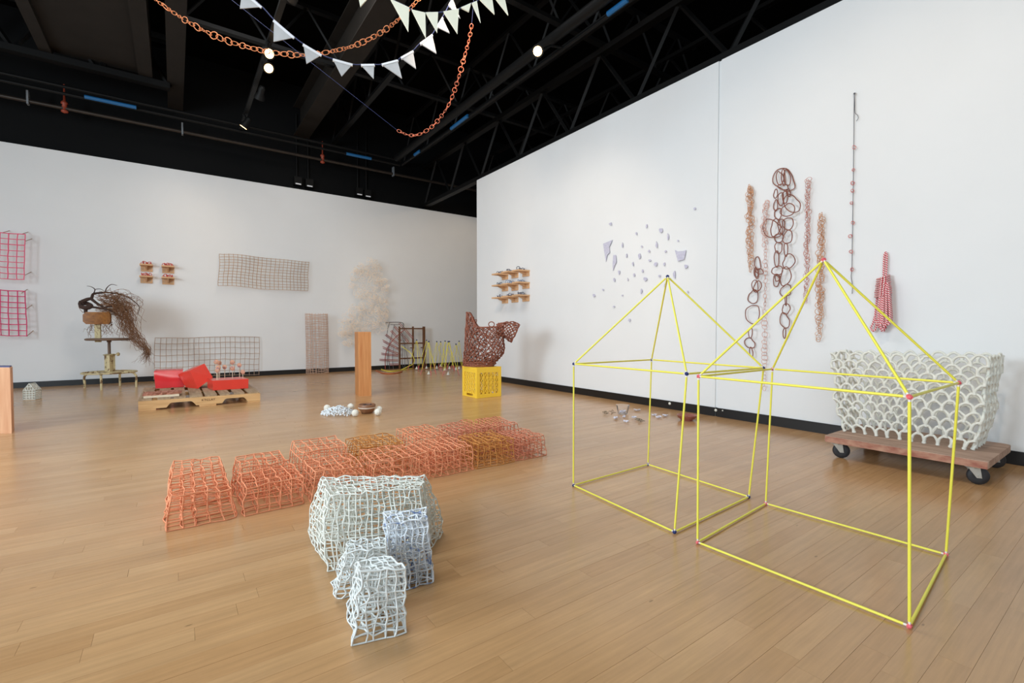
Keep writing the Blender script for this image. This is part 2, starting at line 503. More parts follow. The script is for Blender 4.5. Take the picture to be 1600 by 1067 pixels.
# right wall: two butted panels with a narrow reveal
wr = MB().span((WX, SEAM + 0.013, 0), (WX + 0.14, 5.12, RH)).build('wall_right', 'white_wall', smooth=False); tag(wr, kind='structure')
wr2 = MB().span((WX, -1.55, 0), (WX + 0.14, SEAM - 0.008, RH)).build('wall_right', 'white_wall', smooth=False); tag(wr2, kind='structure')
st = MB().span((WX + 0.010, SEAM - 0.02, 0.062), (WX + 0.1, SEAM + 0.03, RH)).build('trim_1', 'white_wall', smooth=False); tag(st, kind='structure')
b0 = MB().span((WX + 0.004, SEAM - 0.02, 0), (WX + 0.1, SEAM + 0.03, 0.062)).build('baseboard_right', 'black_base', smooth=False); tag(b0, kind='structure')
b1 = MB().span((WX - 0.008, SEAM + 0.013, 0), (WX + 0.001, 5.12, 0.062)).build('baseboard_right', 'black_base', smooth=False); tag(b1, kind='structure')
b2 = MB().span((WX - 0.008, -1.55, 0), (WX + 0.001, SEAM - 0.008, 0.062)).build('baseboard_right', 'black_base', smooth=False); tag(b2, kind='structure')
wb = MB().span((-7.45, WY, 0), (6.1, WY + 0.12, BH)).build('wall_back', 'white_wall', smooth=False); tag(wb, kind='structure')
b3 = MB().span((-7.45, WY - 0.01, 0), (6.1, WY + 0.001, 0.06)).build('baseboard_back', 'black_base', smooth=False); tag(b3, kind='structure')
ub = MB().span((-7.45, WY + 0.12, 0), (6.1, WY + 0.22, 4.1)).build('wall_upper_back', 'black_paint', smooth=False); tag(ub, kind='structure')
ce = MB().span((-7.45, -1.55, 4.0), (6.1, WY + 0.2, 4.1)).build('ceiling', 'ceiling', smooth=False); tag(ce, kind='structure')
fr_ = MB().span((6.0, -1.55, 0), (6.1, WY + 0.2, 4.0)).build('wall_far_right', 'black_paint', smooth=False); tag(fr_, kind='structure')

# ------------------------------------------------------------------ ceiling steel, pipes, tracks
def ibeam(name, x, w, h, z, y0, y1, label):
    t = thing(name, (x, y0, z), label, 'beam', 'roof beams')
    MB().span((x - w / 2, y0, z), (x + w / 2, y1, z + 0.012)).build('flange', 'beam', t, smooth=False)
    MB().span((x - 0.008, y0, z + 0.012), (x + 0.008, y1, z + h - 0.012)).build('web', 'beam', t, smooth=False)
    MB().span((x - w / 2, y0, z + h - 0.012), (x + w / 2, y1, z + h)).build('flange', 'beam', t, smooth=False)

ibeam('roof_beam', 0.05, 0.15, 0.4, 3.3, 0.5, 7.13, 'dark roof beam at upper left, seen end-on above the back wall')
ibeam('roof_beam', 1.48, 0.20, 0.4, 3.3, 0.5, 7.13, 'wide slanting roof beam behind the white pennants')
t = thing('air_duct', (-0.6, 3.0, 3.3), 'wide flat brown-black duct at upper left corner of the ceiling', 'duct')
MB().span((-0.93, 3.0, 3.34), (-0.27, 6.45, 3.6)).build('duct_body', 'beam', t, smooth=False)
MB().span((-1.02, 3.0, 3.30), (-0.93, 6.45, 3.62)).build('duct_flange', 'beam', t, smooth=False)
MB().span((-0.27, 3.0, 3.30), (-0.15, 6.45, 3.62)).build('duct_flange', 'beam', t, smooth=False)

def truss(a, b, h, n, label, r=0.018):
    a = Vector(a); b = Vector(b)
    t = thing('roof_truss', a, label, 'truss', 'open-web roof trusses')
    up = Vector((0, 0, h))
    d = (b - a)
    side = d.cross(ZZ).normalized() * r
    for p in (a, a + up):
        m = MB(); m.prism([p - side * 1.6 - ZZ * r, p + side * 1.6 - ZZ * r, p + side * 1.6 + ZZ * r, p - side * 1.6 + ZZ * r], d); m.build('chord', 'steel_black', t, smooth=False)
    for i in range(n):
        p = a + d * (i / n); q = a + d * ((i + .5) / n) + up; s = a + d * ((i + 1) / n)
        MB().tube([p, q], r * 0.75, 4).build('web_bar', 'steel_black', t, smooth=False)
        MB().tube([q, s], r * 0.75, 4).build('web_bar', 'steel_black', t, smooth=False)

truss((WX + 0.22, 0.2, 2.62), (WX + 0.22, 7.1, 2.62), 0.62, 8, 'black open-web truss just above the right white wall', 0.026)
truss((4.4, 0.2, 2.95), (4.4, 7.1, 2.95), 0.6, 8, 'black open-web truss beyond the right wall')
truss((2.98, 0.5, 3.22), (2.98, 7.1, 3.22), 0.6, 8, 'black open-web truss beside the lighting pipe')
truss((1.9, 1.0, 3.3), (1.9, 7.1, 3.3), 0.55, 8, 'black open-web truss right of the slanting beam')
truss((-2.4, 6.42, 3.26), (0.0, 6.42, 3.26), 0.5, 4, 'black truss crossing below the wide duct at upper left', 0.03)
truss((0.1, 5.2, 3.4), (5.0, 5.2, 3.4), 0.5, 7, 'black cross truss over the middle of the hall')
truss((0.1, 3.3, 3.4), (5.0, 3.3, 3.4), 0.5, 7, 'black cross truss nearest the camera')

# lighting pipe: back run, right run
t = thing('lighting_pipe', (2.7, 6.567, 3.0), 'black lighting pipe running along the back wall with blue tape', 'lighting pipe')
MB().tube([(-5.5, 6.567, 3.0), (2.7, 6.567, 3.0)], 0.017, 8).build('pipe', 'steel_black', t)
MB().tube([(-5.5, 6.567, 3.07), (2.7, 6.567, 3.07)], 0.017, 8).build('pipe', 'steel_black', t)
def tape(x0, y0, x1, y1, t):
    a = pz(x0, y0, 3.0); b = pz(x1, y1, 3.0)
    MB().tube([a, b], 0.02, 8).build('tape_band', 'blue_tape', t)
tape(132, 151, 213, 168, t); tape(541, 240, 580, 248, t)
t = thing('lighting_pipe', (2.7, 3.0, 3.0), 'black lighting pipe slanting up to the right beside the lit spot', 'lighting pipe')
MB().tube([(2.72, 6.54, 3.0), (2.72, -0.5, 3.0)], 0.017, 8).build('pipe', 'steel_black', t)
MB().tube([(2.62, 6.5, 3.06), (2.62, -0.5, 3.06)], 0.045, 10).build('conduit', 'steel_black', t)
tape(705, 201, 731, 181, t); tape(648, 242, 656, 236, t); tape(950, 22, 981, -1, t)

t = thing('sprinkler_pipe', (0, 6.85, 2.95), 'rusty sprinkler pipe above the top of the back wall', 'pipe')
MB().tube([(-5.5, 6.85, 2.95), (5.6, 6.85, 2.95)], 0.02, 8).build('pipe', 'pipe', t)
for x in (41, 285, 617):
    p = pz(x, 514 - (1829 - x) * 0.2015, 2.95); p.y = 6.85
    MB().span((p.x - 0.008, 6.822, 2.915), (p.x + 0.008, 6.878, 3.05)).build('hanger', 'galv', t, smooth=False)
for x in (99, 506):
    p = pz(x, 514 - (1829 - x) * 0.2015, 2.95)
    v = MB().lathe((p.x, 6.85, 2.90), [(0.01, 0), (0.03, 0.01), (0.03, 0.025), (0.018, 0.035), (0.026, 0.06), (0.018, 0.085), (0.03, 0.095), (0.03, 0.11), (0.01, 0.13), (0.006, 0.3)], 10).build('sprinkler_tee', 'red_valve', t)

for i, (x, y) in enumerate(((466.5, 288), (484.5, 291.5), (562.5, 304.5), (576, 307.5))):
    p = bw(x, y, 0.0)
    lab = ['first', 'second', 'third', 'fourth'][i] + ' black power box from the left above the back wall'
    t = thing('power_box', (p.x, WY + 0.06, p.z), lab, 'power box', 'power boxes above the back wall')
    MB().span((p.x - 0.05, WY + 0.02, p.z), (p.x + 0.05, WY + 0.12, p.z + 0.11)).build('box', 'steel_black', t, smooth=False)
    MB().span((p.x - 0.035, WY + 0.012, p.z + 0.002), (p.x + 0.035, WY + 0.02, p.z + 0.018)).build('label_strip', 'hem', t, smooth=False)
    MB().tube([(p.x, WY + 0.1, p.z + 0.11), (p.x, WY + 0.1, 3.6)], 0.012, 6).build('conduit', 'steel_black', t)

t = thing('lighting_track', (0.68, 5.0, 3.0), 'black lighting track with spotlights left of the pennants', 'lighting track')
MB().span((0.66, 1.0, 3.0), (0.70, 6.5, 3.03)).build('rail', 'steel_black', t, smooth=False)

def spot_head(P, aim, label, lit, power=0, angle=60, stem=None):
    """P is the lens centre"""
    P = Vector(P); ax = (Vector(aim) - P).normalized()
    t = thing('track_spotlight', P, label, 'spotlight', 'ceiling spotlights')
    MB().lathe(P - ax * 0.13, [(0.022, 0), (0.03, 0.02), (0.03, 0.07), (0.046, 0.10), (0.05, 0.125), (0.044, 0.125)], 16, ax).build('housing', 'steel_black', t)
    MB().lathe(P - ax * 0.004, [(0.036, 0), (0.036, 0.003)], 16, ax).build('lens', 'bulb' if lit else 'steel', t)
    top = stem or Vector((P.x, P.y, 3.0))
    b = P - ax * 0.07
    MB().tube([b, (b + top) / 2 + Vector((0, 0, 0.03)), top], 0.01, 6).build('stem', 'steel_black', t)
    if power:
        spot_light('spot_beam', P + ax * 0.02, aim, power, angle)

# two lit heads on the track, one lit on the right pipe, two dimmer aimed away
p1 = pz(421, 84, 2.9); p2 = pz(420, 107, 2.86); p3 = pz(840, 80, 2.88); p4 = pz(380, 199, 2.86); p5 = pz(405, 155, 2.9)
spot_head(p1, p1 + Vector((0.3, -1.0, -0.65)), 'lit spotlight, upper of the two glowing beside the orange chain', True)
spot_head(p2, p2 + Vector((0.25, -1.0, -0.9)), 'lit spotlight, lower of the two glowing beside the orange chain', True)
spot_head(p3, p3 + Vector((-0.75, -0.75, -0.6)), 'glowing spotlight on the right lighting pipe above the white wall', True, stem=Vector((2.7, p3.y, 3.0)))
spot_head(p4, (-0.7, 7.0, 0.5), 'small spotlight low on the track, aimed at the back wall', True, 9, 90)
spot_head(p5, (0.4, 7.0, 1.2), 'unlit black spotlight between the glowing pair and the lowest one', False)
# beams of the heads that light the walls (heads above the frame)
spot_head((0.68, 3.6, 2.9), (-0.9, 7.0, 1.1), 'spotlight on the track above the frame, aimed left', True, 26, 66)
spot_head((0.68, 3.1, 2.9), (1.7, 7.0, 1.0), 'spotlight on the track above the frame, aimed ahead', True, 70, 66)
spot_head((1.2, 2.2, 2.9), (3.7, 7.0, 0.9), 'added spotlight above the frame, aimed at the far right of the back wall', True, 70, 50, stem=Vector((1.2, 2.2, 4.0)))  # extra head, added to warm the right end of the back wall
spot_head((4.3, 5.5, 2.9), (3.7, 7.0, 0.8), 'added unseen spotlight behind the right wall, aimed at the back wall', True, 26, 110, stem=Vector((4.4, 5.5, 2.95)))  # hidden head, added to brighten the back wall past the right wall's end
spot_head((0.9, 2.2, 2.9), (3.1, 3.4, 0.75), 'spotlight above the frame, aimed at the right wall', True, 66, 60, stem=Vector((0.9, 2.2, 4.0)))
spot_head((0.9, 0.2, 2.9), (3.1, 0.9, 0.9), 'spotlight above the frame near the camera, aimed at the dolly', True, 56, 70, stem=Vector((0.9, 0.2, 4.0)))

# ------------------------------------------------------------------ bunting and hanging chains
def bunting(name, flags, d0, d1, cloth, label, tail):
    x_lo = min(f[0][0] for f in flags); x_hi = max(f[1][0] for f in flags)
    dep = lambda x: d0 + (d1 - d0) * (x - x_lo) / (x_hi - x_lo)
    P0 = at(flags[0][0][0], flags[0][0][1], dep(flags[0][0][0]))
    t = thing(name, P0, label, 'bunting')
    cord = []
    for a, b, c in flags:
        A = at(a[0], a[1], dep(a[0])); B = at(b[0], b[1], dep(b[0])); C = at(c[0], c[1], dep((a[0] + b[0]) / 2))
        n = (B - A).cross(C - A).normalized() * 0.004
        f = MB().prism([A - n, B - n, C - n], n * 2).build('pennant', cloth, t, smooth=False)
        u = (C - (A + B) / 2).normalized() * 0.012
        if cloth == 'pennant':
            MB().prism([A - n * 1.6, B - n * 1.6, B + u - n * 1.6, A + u - n * 1.6], n * 3.2).build('hem', 'hem', f, smooth=False)
        cord += [A, B]
    cord = [at(*tail[0], d0 - 0.1)] + cord + [at(*tail[1], d1 + 0.1)]
    MB().tube(smooth(cord, 3), 0.003, 5).build('cord', 'navy_thread', t)

bunting('pennant_bunting', [((379, -16), (410, 11), (375, 13.7)), ((428.5, 31), (460.6, 58.5), (427.5, 65.5)), ((474, 68.5), (503, 85.6), (478.8, 100)),
        ((520, 92), (551, 100.4), (534, 119.4)), ((563.8, 101), (584.5, 100.8), (583.8, 123)), ((596, 100.5), (620.8, 94), (628, 122.5)),
        ((626, 90), (645, 79.5), (650, 107.5)), ((656, 68), (675, 54), (681.8, 83.8)), ((682, 42), (691, 27.5), (702.5, 52)), ((701, 9), (706, -4), (718.8, 28.8))],
        2.5, 2.95, 'pennant', 'lower string of grey-white pennants with white hems sagging under the ceiling', ((330, -60), (715, -40)))
bunting('pennant_bunting', [((558, -14), (580, -8), (563, 11)), ((610, -1), (639.5, 12.5), (638, 49.5)), ((643, 15.5), (664.5, 20.5), (665.5, 60)), ((665, 20), (684.5, 19.5), (683, 51)),
        ((692.7, 18.7), (716.8, 14.3), (714.7, 52.8)), ((720, 12.5), (736, 5.5), (732.5, 18.8)), ((737, 5.5), (745, 2), (750.8, 35.5)), ((748.8, -1), (768, -8), (772.5, 22.5)), ((773, -3), (787, -9), (794, 24))],
        2.25, 2.4, 'pennant_cream', 'upper string of plain cream pennants at the top of the picture', ((520, -40), (830, -30)))


def resample(pts, step):
    out = [pts[0]]; acc = 0
    for i in range(len(pts) - 1):
        a, b = pts[i], pts[i + 1]; L = (b - a).length; s = step - acc
        while s <= L:
            out.append(a.lerp(b, s / L)); s += step
        acc = L - (s - step)
    return out


def torus_mesh(name, material, r=0.16, n=14, s=6):
    """unit ring in the xy plane, radius 1"""
    mb = MB(); mb.tube([(math.cos(2 * math.pi * i / n), math.sin(2 * math.pi * i / n), 0) for i in range(n)], r, s, closed=True)
    return mb.mesh(name, material)


def hanging_chain(name, path, depth, ringmat, label, threads, seed, sizes):
    rnd = random.Random(seed)
    pts = smooth([at(x, y, depth) for x, y in path], 8)
    t = thing(name, pts[0], label, 'chain garland')
    me = torus_mesh('chain_link', ringmat, 0.125)
    i = 0.0; seq = resample(pts, 0.004); k = 0; pos = 0
    while pos < len(seq) - 3:
        ln = rnd.choice(sizes); step = max(2, int(ln * 1.62 / 0.004))
        p = seq[pos]; q = seq[min(pos + step, len(seq) - 1)]
        c = (p + q) / 2; tx = (q - p).normalized()
        side = tx.cross(F0).normalized()
        ang = (0.0 if k % 2 == 0 else rnd.uniform(0.9, 1.35)) + rnd.uniform(-0.25, 0.25)
        ty = (Matrix.Rotation(ang, 3, tx) @ side).normalized(); tz = tx.cross(ty)
        R = Matrix((tx, ty, tz)).transposed().to_4x4()
        asp = rnd.uniform(0.42, 0.92)
        inst(me, 'link', t, Matrix.Translation(c) @ R @ Matrix.Diagonal((ln, ln * asp, ln * 0.8, 1)))
        pos += step; k += 1
    for a, b in threads:
        MB().tube([at(a[0], a[1], depth), at(b[0], b[1], depth + b[2])], 0.0016, 4).build('thread', 'navy_thread', t)

hanging_chain('chain_garland', [(228, -14), (250, 5), (300, 38), (350, 62), (400, 77), (440, 84), (480, 86), (520, 80), (560, 69), (600, 48), (632, 22), (662, -10)],
              3.05, 'chain_orange', 'orange chain of clay links swagging left from the pennants', [], 3, (0.020, 0.014, 0.025, 0.012))
hanging_chain('chain_garland', [(737, 38), (733, 62), (724, 95), (714, 130), (703, 160), (690, 181), (675, 198), (655, 210), (638, 211), (620, 203)],
              3.2, 'chain_red', 'coral chain of clay links hanging in a hook shape from navy thread', [((737, 39), (741, -10, 0)), ((620, 203), (352, -8, -0.5))], 5, (0.016, 0.013, 0.019))

# ------------------------------------------------------------------ back wall works
def rod_grid(name, TL, TR, BL, BR, nx, ny, r, material, label, wob, seed, over=0.0, off=None, post=None):
    """woven grid of rods: each rod its own part; corners are world points"""
    rnd = random.Random(seed)
    t = thing(name, BL.lerp(BR, 0.5), label, 'grid')
    jx = [rnd.gauss(0, 0.1) for _ in range(nx + 1)]; jy = [rnd.gauss(0, 0.1) for _ in range(ny + 1)]
    ph = rnd.random() * 6
    nrm = Vector((0, -1, 0))
    def P(u, v):
        p = TL.lerp(TR, u).lerp(BL.lerp(BR, u), v)
        w = (TR - TL).length
        p = p + ZZ * wob * w * 0.5 * math.sin(ph + u * 7 + v) + (TR - TL).normalized() * wob * w * 0.3 * math.sin(ph + v * 6 + u * 3)
        if off: p = p + nrm * off(u, v)
        return p
    for i in range(nx + 1):
        u = i / nx
        pts = [P(min(1, max(0, u + (jx[i] + rnd.gauss(0, 0.05)) * 0.35 / nx)), j / ny if 0 < j < ny else (j / ny + (over if j else -over))) for j in range(ny + 1)]
        pts = [p + nrm * r * (1 if (i + j) % 2 else -1) for j, p in enumerate(pts)]
        MB().tube(smooth(pts, 2), r * rnd.uniform(0.85, 1.15), 5).build('rod', material, t)
    for j in range(ny + 1):
        v = j / ny
        pts = [P(i / nx if 0 < i < nx else i / nx + (over if i else -over), min(1, max(0, v + (jy[j] + rnd.gauss(0, 0.05)) * 0.5 / ny))) for i in range(nx + 1)]
        pts = [p - nrm * r * (1 if (i + j) % 2 else -1) for i, p in enumerate(pts)]
        MB().tube(smooth(pts, 2), r * rnd.uniform(0.85, 1.15), 5).build('rod', material, t)
    if post:
        for u, v in post:
            a = P(u, v); b = Vector((a.x + 0.02, WY, a.z + 0.05))
            MB().tube([a, b], r * 0.8, 5).build('standoff', 'grey_rod', t)
    return t

rod_grid('rod_grid', bw(-28, 362, .16), bw(40, 366, .16), bw(-28, 433, .16), bw(38, 437.5, .16), 5, 8, 0.0046, 'pink_rod',
         'pink rod grid with square corners, upper one at left picture edge', 0.012, 2, post=((0.45, 0), (0.9, 0), (1, 0.9), (1, 0.15)))
rod_grid('rod_grid', bw(-28, 451, .13), bw(40, 455, .13), bw(-28, 522, .13), bw(43, 526, .13), 5, 8, 0.0046, 'magenta_rod',
         'magenta rod grid with a rounded corner, lower one at left picture edge', 0.016, 5, post=((0.9, 0.05), (1, 0.4), (1, 0.98)))
rod_grid('rod_grid', bw(343, 396, .06), bw(484, 408.5, .10), bw(341, 447, .10), bw(481, 455, .10), 22, 11, 0.0030, 'tan_rod',
         'wavy tan rod grid pinned high on the back wall', 0.016, 8, off=lambda u, v: 0.05 * math.sin(u * 11) + 0.03 * v)
rod_grid('rod_grid', bw(242.5, 527.5, .03), bw(405, 526, .03), bw(240, 592.5, .06), bw(405, 585.0, .06), 20, 7, 0.0027, 'grey_rod',
         'low wide grey-brown rod grid standing against the back wall behind the pallet', 0.010, 11)
a, b = pz(477, 588, .012), pz(514, 587.5, .012)
ct = (a + b) / 2
hgt = bw(495, 489.5, .15).z
R_ = (b - a).length / 2; cy_ = WY - 0.02 - R_ * 0.75
ct.x = (CAM + ray(495.5, 540) * (cy_ / ray(495.5, 540).y)).x
t = thing('rod_grid', (ct.x, cy_, 0), 'tall narrow rosy rod grid rolled into a cylinder on the floor', 'grid')
rnd = random.Random(14)
def cyl(an, z, k=1.0):
    return Vector((ct.x + R_ * k * math.cos(an) + 0.004 * math.sin(z * 5), cy_ + R_ * 0.75 * k * math.sin(an), z))
for i in range(24):
    an = 2 * math.pi * (i + rnd.uniform(-.2, .2)) / 24
    MB().tube(smooth([cyl(an + rnd.gauss(0, .02), 0.003 + (hgt - 0.003) * j / 8) for j in range(9)], 2), 0.0024, 5).build('rod', 'rose_rod', t)
for j in range(25):
    z = 0.012 + (hgt - 0.02) * (j + rnd.uniform(-.12, .12)) / 24.2
    ph = rnd.random() * 6
    MB().tube([cyl(2 * math.pi * q / 28, max(0.006, z + 0.006 * math.sin(ph + q * .9)), 1.01) for q in range(28)], 0.0024, 5, closed=True).build('hoop', 'rose_rod', t)


def netting():
    rnd = random.Random(7)
    s = 4.103
    poly = [(460 + x / s, 380 + y / s) for x, y in ((490, 90), (540, 120), (572, 190), (598, 260), (605, 400), (592, 560), (520, 572), (430, 560), (388, 570), (370, 650), (332, 675), (300, 620), (282, 560), (300, 450), (350, 410), (402, 380), (385, 310), (350, 270), (365, 210), (400, 130))]
    def inside(x, y):
        c = False; j = len(poly) - 1
        for i in range(len(poly)):
            xi, yi = poly[i]; xj, yj = poly[j]
            if (yi > y) != (yj > y) and x < (xj - xi) * (y - yi) / (yj - yi) + xi: c = not c
            j = i
        return c
    mb = MB(); n = 0
    while n < 470:
        x = rnd.uniform(528, 608); y = rnd.uniform(401, 546)
        if not inside(x, y): continue
        n += 1
        c = bw(x, y, 0.085 + rnd.random() * 0.11); r = rnd.uniform(0.016, 0.036)
        ax = Vector((rnd.gauss(0, 0.6), -1, rnd.gauss(0, 0.6))).normalized(); u = ax.orthogonal().normalized(); v = ax.cross(u)
        ph = [rnd.uniform(0.4, 1.55) for _ in range(7)]
        pts = [c + (u * math.cos(k * 2 * math.pi / 7) + v * math.sin(k * 2 * math.pi / 7)) * r * ph[k] for k in range(7)]
        mb.tube(smooth(pts, 2, True), 0.0021, 4, closed=True)
    tag(mb.build('looped_netting', 'peach_net'), 'cloudy pale peach netting of small loops on the back wall above the wood block', 'netting')
netting()


def wall_shelf(C, along, out, w, d, hp, label, group):
    """C: top centre of plank at the wall; along: unit vector on the wall; out: into the room"""
    t = thing('wall_shelf', C, label, 'shelf', group)
    def b(name, u0, u1, v0, v1, z0, z1):
        p = C + along * (u0 + u1) / 2 + out * (v0 + v1) / 2 + ZZ * (z0 + z1) / 2
        R = Matrix((along, out, ZZ)).transposed()
        MB().box(p, (abs(u1 - u0), v1 - v0, z1 - z0), rot=R).build(name, 'shelfwood', t, smooth=False)
    b('plank', -w / 2, w / 2, 0, d, -0.016, 0)
    b('back_plate', -w / 2 + 0.005, w / 2 - 0.005, 0, 0.012, -hp, -0.016)
    z0 = C - ZZ * 0.016 + out * 0.012
    MB().prism([z0 - along * .008, z0 + out * (d * .7) - along * .008, z0 - ZZ * (hp - 0.03) - along * .008], along * 0.016).build('bracket', 'shelfwood', t, smooth=False)
    for s in (-0.3, 0.3):
        MB().lathe(C + along * w * s + out * 0.012 - ZZ * hp * 0.6, [(0.005, 0), (0.004, 0.003)], 8, out).build('screw', 'steel', t)
    return t


def trinket(name, C, r, n, material, label, cat, group, seed, along, half):
    rnd = random.Random(seed); mb = MB()
    mb.tube([C - along * half * .7 + ZZ * .003, C + along * half * .7 + ZZ * .003], 0.003, 5)
    for i in range(n):
        rr = r * rnd.uniform(0.5, 1.0)
        c = C + along * half * (-.65 + 1.3 * i / (n - 1)) + ZZ * (rr * .8 + .001)
        ax = Vector((rnd.gauss(0, 1), rnd.gauss(0, 1), rnd.gauss(0, .4))).normalized(); u = ax.orthogonal().normalized(); v = ax.cross(u)
        pts = [c + (u * math.cos(k * math.pi / 3) + v * math.sin(k * math.pi / 3)) * rr * rnd.uniform(.7, 1.1) for k in range(6)]
        for p in pts: p.z = max(p.z, C.z + 0.003)
        mb.tube(smooth(pts, 2, True), 0.0035, 4, closed=True)
    return tag(mb.build(name, material), label, cat, group)

XA, YA = Vector((1, 0, 0)), Vector((0, 1, 0))
for k, (x0, x1, y, w) in enumerate(((219, 239, 414, 'upper left'), (252.6, 272.6, 416.5, 'upper right'), (218.5, 239, 432, 'lower left'), (252.6, 272.6, 434, 'lower right'))):
    A = bw(x0, y); B = bw(x1, y); C = (A + B) / 2
    wall_shelf(C, XA, Vector((0, -1, 0)), (B - A).length, 0.13, C.z - bw((x0 + x1) / 2, y + 10.5).z, w + ' of four small wooden shelves above the stool on the back wall', 'four small shelves on the back wall')
    trinket('clay_trinket', C + Vector((0, -0.07, 0.0)), 0.022, 7, 'trinket_red', 'red looped trinkets on the ' + w + ' of the four back wall shelves', 'trinket', 'red trinkets on the back wall shelves', 40 + k, XA, (B - A).length / 2)

rows = [('top', (428.5, 425.2, 422.8), (437, 434.5, 432)), ('middle', (446, 443.8, 441.4), (455, 454, 451)), ('bottom', (465, 463, 461), (474, 472.5, 471))]
cols = [('left', 785, 794.5), ('middle', 800, 810.5), ('right', 817, 828)]
n = 0
for rn, ys, yb in rows:
    for ci, (cn, x0, x1) in enumerate(cols):
        A = rw(x0, ys[ci] + 0.5); B = rw(x1, ys[ci] - 0.5); C = (A + B) / 2
        hp = C.z - rw((x0 + x1) / 2, yb[ci]).z
        pos = rn + ' ' + cn if not (rn == 'middle' and cn == 'middle') else 'centre'
        wall_shelf(C, Vector((0, 1, 0)), Vector((-1, 0, 0)), (B - A).length, 0.15, hp, pos + ' of nine small wooden shelves on the right wall', 'nine small shelves on the right wall')
        trinket('wire_trinket', C + Vector((-0.07, 0, 0.0)), 0.02 if n != 4 else 0.03, 5, 'trinket_blue' if n in (4, 5) else 'trinket_dark',
                'small looped wire trinket on the ' + pos + ' of the nine right wall shelves', 'trinket', 'wire trinkets on the right wall shelves', 60 + n, XA, 0.06)
        n += 1

